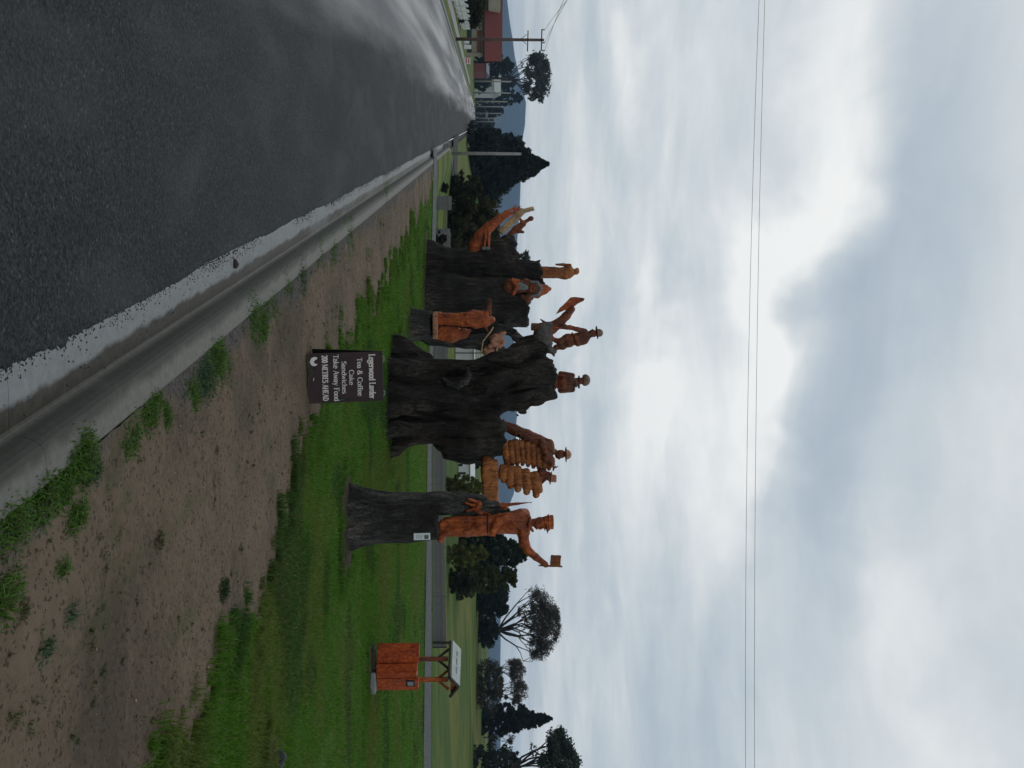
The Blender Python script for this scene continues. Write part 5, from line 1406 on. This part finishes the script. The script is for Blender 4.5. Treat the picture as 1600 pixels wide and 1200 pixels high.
def tree_root(name, x, y, D_, label, cat='tree', group='background trees and shrubs'):
    p = P(x, y, D_)
    zg = float(height(p.x, p.y)) if p.x * CA + p.y * SA > 1.4 else -.02
    return empty(name, (p.x, p.y, zg), label=label, cat=cat, group=group), p, zg
def shaped(name, x0, x1, y0, y1, D_, shape, tones, label, n_cl, per, leaf, seed=0, trunk=True, clr=None, cat='tree', squash=.8):
    """crown fills the pixel box x0..x1 (up) by y0..y1 at depth D_, with its own depth; shape(f) = relative half width at height fraction f"""
    e, p, zg = tree_root(name, x0, (y0 + y1) / 2, D_, label, cat)
    k = D_ / F; hw = (y1 - y0) / 2 * k; zb = .02; n_cl = int(n_cl * 1.7); per = int(per * .8); zt = P(x1, (y0 + y1) / 2, D_).z - zg
    cs = []; rs = []
    cr = (clr or hw * .22) * .8
    for _ in range(n_cl):
        f = random.random(); w_ = shape(f) * hw
        a = random.uniform(0, 2 * math.pi); q = (random.random() ** .4)
        rr = cr * random.uniform(.55, 1.15) * (.12 + .88 * min(1, shape(f) * 1.3))
        w2 = max(w_ * (1 + .42 * math.sin(a * 3 + f * 9 + hw) * random.random() + .25 * (random.random() - .5)) - rr * .7, 0)
        cs.append((math.cos(a) * q * w2, math.sin(a) * q * w2, zb + (zt - zb) * f)); rs.append(rr)
    V, C = leaf_cloud(cs, rs, per, leaf, tones, squash)
    link('crown', cloud_mesh('crown', V, C), M['leaf'], e)
    if trunk:
        t = MB(); H = zb + (zt - zb) * .82
        t.tube([(0, 0, -.3), (hw * .02, 0, H * .5), (0, 0, H)], [max(.06, hw * .07), hw * .045, hw * .012], 7)
        for c_ in random.sample(cs, min(14, len(cs))):
            z_ = max(.1, c_[2] - math.hypot(c_[0], c_[1]) * .5); t.tube([(0, 0, min(z_, H)), (c_[0] * .6, c_[1] * .6, (z_ + c_[2]) / 2), c_], [hw * .03, hw * .018, hw * .006], 5)
        t.build('trunk', M['tree_bark'], e, smooth=True)
    return e
cone = lambda f: max(.03, (1 - f) ** .75) * (.72 + .28 * min(1, f * 6))
dome = lambda f: math.sqrt(max(0.02, 1 - (1.7 * f - .7) ** 2)) if f > .41 else .75 + .6 * f
box_ = lambda f: .95 if f < .8 else .8
spire = lambda f: max(.05, min(1, 1.25 * (1 - f) ** .7)) * (.8 + .2 * min(1, f * 5))
def branchy(name, x0, x1, y0, y1, D_, xs, ys_, tones, label, levels=4, n_main=7, leaf=.2, per=26, clr=.5, spread=1.0, twig=0.0, fl=.75, density=1.0, trunk_r=None):
    """open-crowned tree: trunk, forking limbs, leaf clumps at the twig ends"""
    e, p, zg = tree_root(name, x0, ys_, D_, label)
    k = D_ / F; c0 = (y0 + y1) / 2; hw = (y1 - y0) / 2 * k; cx = (c0 - ys_) * k
    zt = P(x1, c0, D_).z - zg; zs = P(xs, ys_, D_).z - zg
    t = MB(); tips = []; tr = trunk_r or hw * .06
    t.tube([(0, 0, -.3), (0, 0, zs * .5), (0, 0, zs)], [tr * 1.25, tr * 1.05, tr], 8)
    def grow(a, b_, r, lev):
        mid = (a + b_) / 2 + Vector((random.uniform(-1, 1), random.uniform(-1, 1), random.uniform(-.6, .8))) * (b_ - a).length * .12
        t.tube([a, mid, b_], [r, r * .8, r * .6], 5 if lev < 2 else 4, cap=False)
        if lev >= levels: tips.append(b_); return
        for _ in range(2 if random.random() < .65 else 3):
            dirv = (b_ - a).normalized(); ax = Vector((random.gauss(0, 1), random.gauss(0, 1), random.gauss(0, .7) + .12)).normalized()
            nd = (dirv + ax * .75 * spread).normalized(); ln = (b_ - a).length * random.uniform(.5, .8)
            q = b_ + nd * ln
            ce = Vector((cx, 0, zs + (zt - zs) * .50)); dq = q - ce
            nn = math.sqrt((dq.x / hw) ** 2 + (dq.y / hw) ** 2 + (dq.z / ((zt - zs) * .5)) ** 2)
            if nn > 1: q = ce + dq / nn * random.uniform(.5, 1.0) ** .6
            grow(b_, q, r * .6, lev + 1)
        if random.random() < fl: tips.append(b_)
    for j in range(n_main):
        a_ = 2 * math.pi * j / n_main + random.uniform(-.3, .3); rr = random.uniform(.35, .8)
        hgt = (zt - zs) * random.uniform(.26, .52)
        grow(Vector((0, 0, zs * random.uniform(.86, 1))), Vector((cx * .6 + math.cos(a_) * hw * rr * .78, math.sin(a_) * hw * rr * .78, zs + hgt)), tr * .55, 1)
    t.build('trunk', M['tree_bark'], e, smooth=True)
    tips = [q for q in tips if random.random() < density]
    if per:
        V, C = leaf_cloud([tuple(q) for q in tips], [clr * random.uniform(.6, 1.2) for _ in tips], per, leaf, tones, .6)
        link('crown', cloud_mesh('crown', V, C), M['leaf'], e)
    return e

# right-hand background
shaped('conifer_tree', 762, 862, 1098, 1150, 135, spire, CONIF, 'dark pointed conifer standing alone at the right', 230, 110, .20, cat='tree')
branchy('gum_tree', 762, 905, 1142, 1262, 110, 800, 1205, DARK, 'dark gum tree cut off by the bottom edge of the photo', 4, 13, .2, 52, 1.0)
shaped('shrub', 765, 812, 1150, 1230, 112, dome, DARK, 'dark undergrowth beneath the cut-off gum tree', 60, 60, .2, trunk=False, cat='shrub')
branchy('bare_tree', 748, 876, 915, 1034, 130, 778, 985, BROWN, 'tall umbrella-shaped tree with bare dark limbs and thin brown crown', 6, 15, .12, 15, .6, .95, fl=.3, trunk_r=.26)
branchy('bare_tree', 762, 822, 1028, 1066, 125, 772, 1046, BROWN, 'small leafless tree just right of the umbrella-shaped one', 6, 9, .10, 5, .4, 1.0, fl=.3)
branchy('bare_tree', 762, 826, 1058, 1104, 130, 772, 1082, BROWN, 'thin leafless tree touching the pointed conifer', 6, 9, .10, 5, .4, 1.0, fl=.3)
branchy('bare_tree', 762, 806, 1140, 1166, 140, 775, 1152, BROWN, 'low leafless tree between the conifer and the cut-off gum', 4, 5, .10, 4, .3, 1.0, fl=.3)
shaped('bush', 756, 786, 1026, 1112, 121, dome, ((.022, .022, .014), (.070, .060, .036)), 'brown scrub at the foot of the small leafless trees', 90, 70, .13, trunk=False, cat='shrub')
shaped('hedge', 740, 792, 905, 968, 120, box_, CONIF, 'dark hedge mass left of the umbrella-shaped tree', 130, 90, .17, cat='hedge')
shaped('hedge', 748, 778, 958, 1014, 124, dome, CONIF, 'low dark hedge under the umbrella-shaped tree', 80, 80, .16, cat='hedge')
shaped('evergreen_tree', 700, 822, 826, 908, 84, lambda f: .95 if f < .55 else max(.12, 1 - (f - .55) * 1.8), DARK, 'dark ragged evergreen behind the flag-waving carved man', 170, 95, .17)
shaped('evergreen_tree', 700, 806, 868, 940, 80, lambda f: .9 - .55 * f, OLIVE, 'bronze-green evergreen sloping down to the paddock', 130, 90, .15)
shaped('shrub', 690, 762, 846, 886, 68, dome, YEL, 'yellow-green bush behind the fence right of the carved railway man', 70, 80, .11, cat='shrub')
shaped('shrub', 688, 745, 884, 932, 70, dome, HEDGE, 'dark low shrub right of the yellow-green bush', 70, 80, .12, cat='shrub')
shaped('shrub', 690, 755, 742, 786, 66, dome, YEL, 'yellow-green feathery bush between the two nearest stumps', 80, 90, .10, cat='shrub')
shaped('shrub', 690, 800, 780, 826, 74, dome, DARK, 'dark tree mass directly behind the carved railway man', 90, 90, .14, cat='shrub')
shaped('shrub', 694, 770, 700, 735, 92, dome, HEDGE, 'dark trees above the small white house', 60, 80, .16, cat='shrub')
# middle / left
shaped('conifer_tree', 735, 856, 192, 318, 128, lambda f: (max(.04, 1 - ((f - .12) / .88) ** 1.25) if f > .12 else .9), CONIF, 'big broad dark cypress with a pointed top', 420, 120, .24, clr=1.15)
shaped('shrub', 692, 752, 268, 318, 64, dome, HEDGE, 'brownish ragged shrub left of the paling fence', 70, 80, .12, cat='shrub')
shaped('shrub', 688, 775, 308, 412, 66, box_, ((.022, .026, .009), (.070, .066, .022)), 'wide olive hedge tree behind the far stump', 190, 95, .14, cat='shrub')
shaped('shrub', 690, 762, 400, 470, 68, box_, HEDGE, 'dark hedge showing between the far stumps', 70, 80, .14, cat='shrub')
shaped('shrub', 684, 700, 284, 300, 52, dome, DARK, 'small black bush at the left end of the paling fence', 30, 70, .06, cat='shrub', trunk=False)
shaped('shrub', 680, 697, 362, 384, 47, dome, ((.010, .008, .006), (.028, .020, .014)), 'dark brown bush at the gap in the paling fence', 40, 70, .06, cat='shrub', trunk=False)
branchy('gum_tree', 775, 826, 392, 412, 120, 805, 401, GUM, 'tiny feathery tree top peeping over the far stump', 3, 4, .2, 18, .5)
branchy('gum_tree', 748, 860, 78, 163, 280, 796, 122, GUM, 'tall open-crowned gum tree behind the far houses', 5, 10, .42, 14, 1.3, 1.0, trunk_r=.35)
shaped('shrub', 748, 803, 86, 120, 260, dome, DARK, 'dark tree right behind the end of the red roof', 80, 80, .40, cat='shrub')
shaped('shrub', 748, 806, 112, 142, 330, dome, ((.012, .018, .016), (.030, .040, .036)), 'dark trees behind the far white cottage', 90, 80, .5, cat='shrub')
shaped('shrub', 748, 816, 136, 168, 340, dome, BLUEG, 'bluish gum below the tall open-crowned tree', 100, 70, .5, cat='shrub')
shaped('shrub', 748, 786, 160, 186, 360, dome, BLUEG, 'low bluish trees beyond the row of pale poles', 80, 70, .5, cat='shrub')
shaped('shrub', 747, 772, 182, 206, 380, dome, BLUEG, 'far bluish bushes at the end of the road', 80, 70, .5, cat='shrub')
shaped('hedge', 712, 757, -30, 40, 78, dome, HEDGE, 'dark rounded hedge above the white picket fence', 150, 95, .14, cat='hedge')

# ================================================================== BUILDINGS ON THE LEFT
M['roof_red'] = plain('dark red iron roof', (.115, .020, .016), .9, .12, 2)
M['cream'] = plain('cream painted wall', (.32, .295, .23), .8, .1, 2)
M['brick'] = None
mt, n, b = material('red brickwork'); o = objco(n)
br = n.new('ShaderNodeTexBrick'); rot_ = n.new('ShaderNodeMapping'); rot_.inputs['Rotation'].default_value = (math.pi / 2, 0, 0); n.l.new(o, rot_.inputs[0]); n.l.new(rot_.outputs[0], br.inputs[0])
br.inputs['Color1'].default_value = (.22, .06, .03, 1); br.inputs['Color2'].default_value = (.15, .045, .028, 1); br.inputs['Mortar'].default_value = (.25, .2, .16, 1); br.inputs['Scale'].default_value = 2.2
n.l.new(br.outputs[0], b.inputs[0]); b.inputs['Roughness'].default_value = .9; M['brick'] = mt
M['green_paint'] = plain('dark green shopfront paint', (.018, .045, .040), .5)
M['glass'] = plain('dark window glass', (.02, .025, .03), .12, .2, 2)
M['trim'] = plain('white trim', (.62, .63, .62), .5, .06, 4)
M['iron_dark'] = plain('dark grey iron roof', (.05, .05, .055), .6, .15, 2)
Db = 128; bp = P(730, 20, Db)
shop = empty('brick_shop', (bp.x, Db, -.02), label='brick and cream shop with a long dark red iron roof beyond the road', cat='building')
kb = Db / F
def bl(x, y): q = P(x, y, Db); return q.x - bp.x, q.z + .02
def wallbox(nm, x0, x1, y0, y1, d0, d1, mat, par=None):
    a = bl(x0, y0); c_ = bl(x1, y1)
    me = MB(); me.box(((a[0] + c_[0]) / 2, (d0 + d1) / 2, (a[1] + c_[1]) / 2), ((c_[0] - a[0]) / 2, (d1 - d0) / 2, (c_[1] - a[1]) / 2)); return me.build(nm, mat, par or shop)
wallbox('wall', 727, 759, -120, 86, .0, 7, M['brick'])
wallbox('cream_panel', 737, 745, 38, 82, -.06, -.004, M['cream']); wallbox('cream_panel', 752.5, 757.5, 38, 82, -.05, -.004, M['cream']); wallbox('cream_panel', 738, 757, 30, 42, -.07, -.008, M['cream'])
wallbox('corner_pillar', 726, 757, 82.5, 88, -.35, .35, M['cream'])
wallbox('shopfront', 726, 737, 44, 82, -.10, -.005, M['green_paint'])
wn = wallbox('window', 746, 752, 44, 49, -.09, -.01, M['trim']); wallbox('pane', 747, 751.2, 44.8, 48.2, -.12, -.095, M['glass'], wn)
a = bl(757.5, -130); e_ = bl(757.5, 96); r_ = bl(786, -130); r2 = bl(785.5, 94)
me = MB(); th = .12
me.prism([(a[0], -1.0, a[1]), (e_[0], -1.0, e_[1]), (r2[0], 3.8, r2[1]), (r_[0], 3.8, r_[1])], (0, 0, 0), (0, 0, -th)); rf = me.build('roof', M['roof_red'], shop)
me = MB(); me.prism([(a[0], 8.5, a[1]), (e_[0], 8.5, e_[1]), (r2[0], 3.802, r2[1]), (r_[0], 3.802, r_[1])], (0, 0, 0), (0, 0, -th)); me.build('roof', M['roof_red'], shop)
for q in range(1, 46):
    t = q / 46; me = MB(); f0 = Vector((a[0], -1.0, a[1])).lerp(Vector((e_[0], -1.0, e_[1])), t); f1 = Vector((r_[0], 3.8, r_[1])).lerp(Vector((r2[0], 3.8, r2[1])), t)
    me.tube([f0 + Vector((0, 0, .01)), f1 + Vector((0, 0, .01))], .014, 4); me.build('roof_rib', M['roof_red'], rf)
me = MB(); me.tube([(a[0], -1.02, a[1] - .1), (e_[0], -1.02, e_[1] - .1)], .09, 5); me.build('gutter', M['dark_timber'], shop)
wallbox('dormer_wall', 763, 781, -60, 22, -2.2, 3, M['cream']); wallbox('dormer_fascia', 757, 762.5, -60, 20, -2.3, -.6, M['dark_timber'])
# turn the shop about its right-hand corner so that its side wall runs away from the road
cl = Vector((bl(730, 88)[0], 0, 0)); cw = Vector((bp.x + cl.x, Db, -.02)); RZ = Matrix.Rotation(math.radians(17), 3, 'Z')
shop.rotation_euler = (0, 0, math.radians(17)); shop.location = cw - RZ @ cl
# sandwich boards and sign by the shop
for i, (x0, x1, y0, y1, lb) in enumerate(((722, 733, 60, 67.5, 'left white board leaning before the green shopfront'), (723, 736, 69.5, 76, 'right white board leaning before the green shopfront'))):
    Dq = 104; q0 = P(x0, y0, Dq); q1 = P(x1, y1, Dq); e = empty('white_board', ((q0.x + q1.x) / 2, Dq, q0.z), label=lb, cat='board')
    hw_ = (q1.x - q0.x) / 2; hz = q1.z - q0.z
    MB().bbox((0, 0, hz / 2), (hw_, .03, hz / 2), .01).build('panel', M['trim'], e, rot=(-.1, 0, 0)); MB().box((0, .25, hz / 2), (hw_ * .9, .03, hz / 2)).build('rear_leg', M['white_paint'], e, rot=(.1, 0, 0))
Dq = 100; q0 = P(726, 95, Dq); e = empty('roadside_sign', (q0.x, Dq, -.02), label='small red and white roadside sign at the corner of the shop', cat='sign')
hz = P(730.5, 95, Dq).z + .02
M['sign_red'] = plain('red sign', (.42, .06, .05), .5)
MB().box((0, 0, hz), (.32, .02, .30)).build('sign_panel', M['trim'], e)
for j in (-1, 1): MB().box((0, -.025, hz + j * .13), (.26, .008, .06)).build('red_band', M['sign_red'], e)
for j in (-1, 1): MB().tube([(j * .25, .03, -.2), (j * .25, .03, hz + .3)], .03, 6).build('leg', M['sign_red'], e)
# white picket fence along the far footpath
pf0 = P(701, -14, 54); pf1 = P(722, 46, 92)
pf = empty('picket_fence', pf0, label='white picket fence with scalloped tops below the dark hedge', cat='fence')
dv = Vector((pf1.x - pf0.x, pf1.y - pf0.y, 0)); Lf = dv.length; dn = dv.normalized(); az_ = math.atan2(dn.y, dn.x)
zb0 = -.02 - pf0.z; npk = 150
meshes = []
for h_ in range(6):
    me = MB(); hh_ = .60 + .045 * h_; w_ = .045
    me.prism([(-w_, 0, 0), (w_, 0, 0), (w_, 0, hh_), (0, 0, hh_ + .06), (-w_, 0, hh_)], (0, 0, 0), (0, .02, 0)); q = me.mesh('picket'); q.materials.append(M['white_paint']); meshes.append(q)
for i in range(npk):
    f = i / npk; bay = (i % 19) / 18; hi = int(round(5 * (2 * abs(bay - .5)) ** 1.6))
    o = bpy.data.objects.new('picket', meshes[hi]); COL.objects.link(o); o.parent = pf
    o.location = (dn.x * Lf * f, dn.y * Lf * f, zb0 + .06); o.rotation_euler = (0, 0, az_)
for zz in (.2, .48):
    MB().tube([(0, .06, zb0 + zz), (dn.x * Lf, dn.y * Lf + .06, zb0 + zz)], .03, 4).build('rail', M['white_paint'], pf)
for i in range(0, npk + 1, 19):
    f = i / npk; MB().box((dn.x * Lf * f, dn.y * Lf * f + .1, zb0 + .45), (.07, .07, .5)).build('post', M['white_paint'], pf)
# pale footpath on the far side
me = MB(); me.add([(-6.3, 20, -.012), (-6.3, 170, -.012), (-7.2, 170, -.012), (-7.2, 20, -.012)], [[0, 1, 2, 3]]); props(me.build('footpath', M['concrete'], rot=ROTS), kind='structure')
me = MB(); me.prism([(-5.40, 10, -.14), (-5.40, 200, -.14), (-5.52, 200, -.14), (-5.52, 10, -.14)], (0, 0, 0), (0, 0, .13)); props(me.build('far_kerb', M['concrete'], rot=ROTS), kind='structure')

shaped('shrub', 748, 767, 108, 143, 285, dome, DARK, 'dark bushes hiding the foot of the far white cottage', 80, 80, .35, cat='shrub', trunk=False)
# far cottage, shed and house -------------------------------------------
def house(name, x0, xe, xr, y0, y1, D_, depth, wall, roof, label, wins=(), boards=0, door=None, cat='house', gable=False):
    p = P(x0, (y0 + y1) / 2, D_); zg = float(height(p.x, p.y)) if p.x * CA + p.y * SA > 1.4 else -.02
    e = empty(name, (p.x, D_, zg), label=label, cat=cat)
    hw_ = (y1 - y0) / 2 * D_ / F; ze = P(xe, y0, D_).z - zg; zr = P(xr, y0, D_).z - zg
    MB().box((0, depth / 2, ze / 2), (hw_, depth / 2, ze / 2)).build('wall', wall, e)
    me = MB(); o_ = .25
    if gable:
        me.prism([(-hw_ - o_, -o_, ze - .05), (0, -o_, zr), (hw_ + o_, -o_, ze - .05), (hw_ + o_, -o_, ze + .08), (0, -o_, zr + .14), (-hw_ - o_, -o_, ze + .08)], (0, 0, 0), (0, depth + 2 * o_, 0)); me.build('roof', roof, e)
        me = MB(); me.prism([(-hw_, 0, ze), (hw_, 0, ze), (0, 0, zr)], (0, 0, 0), (0, .2, 0)); me.build('gable_wall', wall, e)
    else:
        me.prism([(-hw_ - o_, -o_, ze), (-hw_ - o_, depth / 2, zr), (-hw_ - o_, depth + o_, ze)], (0, 0, 0), (2 * hw_ + 2 * o_, 0, 0)); me.build('roof', roof, e)
    for (wx0, wx1, wy0, wy1) in wins:
        a = P(wx0, wy0, D_); c_ = P(wx1, wy1, D_)
        cx_, cz_ = (a.x + c_.x) / 2 - p.x, (a.z + c_.z) / 2 - zg
        f_ = MB().box((cx_, -.03, cz_), ((c_.x - a.x) / 2 + .09, .04, (c_.z - a.z) / 2 + .09)).build('window', M['trim'], e)
        MB().box((cx_, -.08, cz_), ((c_.x - a.x) / 2, .012, (c_.z - a.z) / 2)).build('pane', M['glass'], f_)
    for j in range(boards):
        z_ = ze * (j + .5) / boards; MB().box((0, -.012, z_), (hw_ + .01, .012, ze / boards * .46)).build('weatherboard', wall, e)
    return e
M['white_wall'] = plain('white weatherboard', (.62, .63, .63), .7, .06, 3)
M['iron_pale'] = plain('pale grey ribbed iron', (.50, .51, .50), .55, .08, 3)
house('white_cottage', 690, 735, 742, 719, 748, 82, 6, M['white_wall'], M['iron_pale'], 'small white weatherboard house with two windows seen between the stumps', ((712, 723, 724.5, 728.5), (713, 728, 737.5, 741)), 9)
sh = house('ribbed_shed', 680, 741, 743, 531, 561, 76, 6, M['iron_pale'], M['iron_pale'], 'pale ribbed iron shed glimpsed between black stump and robed figure', (), 0, cat='shed')
for j in range(16):
    z_ = .2 + j * .155; MB().box((0, -.02, z_ + .6), (1.5 / 2 * .98, .02, .05)).build('rib', M['iron_pale'], sh)
MB().box((.28, -.06, 1.4), (.035, .02, 1.5)).build('downpipe', M['dark_timber'], sh)
house('white_cottage', 751, 772, 783, 114, 141, 300, 8, plain('off white wall', (.42, .43, .42), .7, .08, 2), plain('pale green roof', (.30, .34, .31), .6), 'far white cottage with pale roof below the tall gum', ((764, 769, 121, 125), (764, 769, 131, 136)), 0, gable=False)
house('red_shed', 752, 760, 765, 99, 111, 250, 6, plain('dull red wall', (.16, .045, .04), .7), plain('blue grey roof', (.12, .14, .18), .6), 'low dull red shed at the end of the red-roofed shop', (), 0, cat='shed')
rows_ = [(748, 798, 127, 230), (748, 797, 145, 245), (748, 792, 158.5, 260), (748, 784, 166.5, 275), (748, 783, 177, 290), (748, 782, 184.5, 305), (748, 781, 190, 320)]
for i, (xa_, xb_, y, D_) in enumerate(rows_):
    p0 = P(xa_, y, D_); lab = '%s pale slender pole from the left in the far roadside row' % ordn[i]
    p1 = P(xb_, y, D_); e = empty('roadside_pole', (p0.x, D_, -.02), label=lab, cat='pole', group='pale poles in the far roadside row')
    MB().tube([(0, 0, -.2), (0, 0, p1.z + .02)], [.22 - .006 * i, .18 - .005 * i], 8).build('shaft', M['pole'], e, smooth=True)
    MB().tube([(-.03, 0, p1.z), (.03, 0, p1.z + .05)], .20, 6).build('cap', M['galv'], e)

# ================================================================== AIR
mt = bpy.data.materials.new('damp air'); mt.use_nodes = True
nt_ = mt.node_tree; nt_.nodes.clear()
pv = nt_.nodes.new('ShaderNodeVolumePrincipled'); pv.inputs['Color'].default_value = (.48, .70, 1.0, 1); pv.inputs['Density'].default_value = 1.7e-4
pv.inputs['Anisotropy'].default_value = .2
mo = nt_.nodes.new('ShaderNodeOutputMaterial'); nt_.links.new(pv.outputs[0], mo.inputs['Volume'])
me = MB(); me.box((0, 2300, 95), (5200, 2700, 100)); hz = me.build('haze', mt); props(hz, kind='stuff')
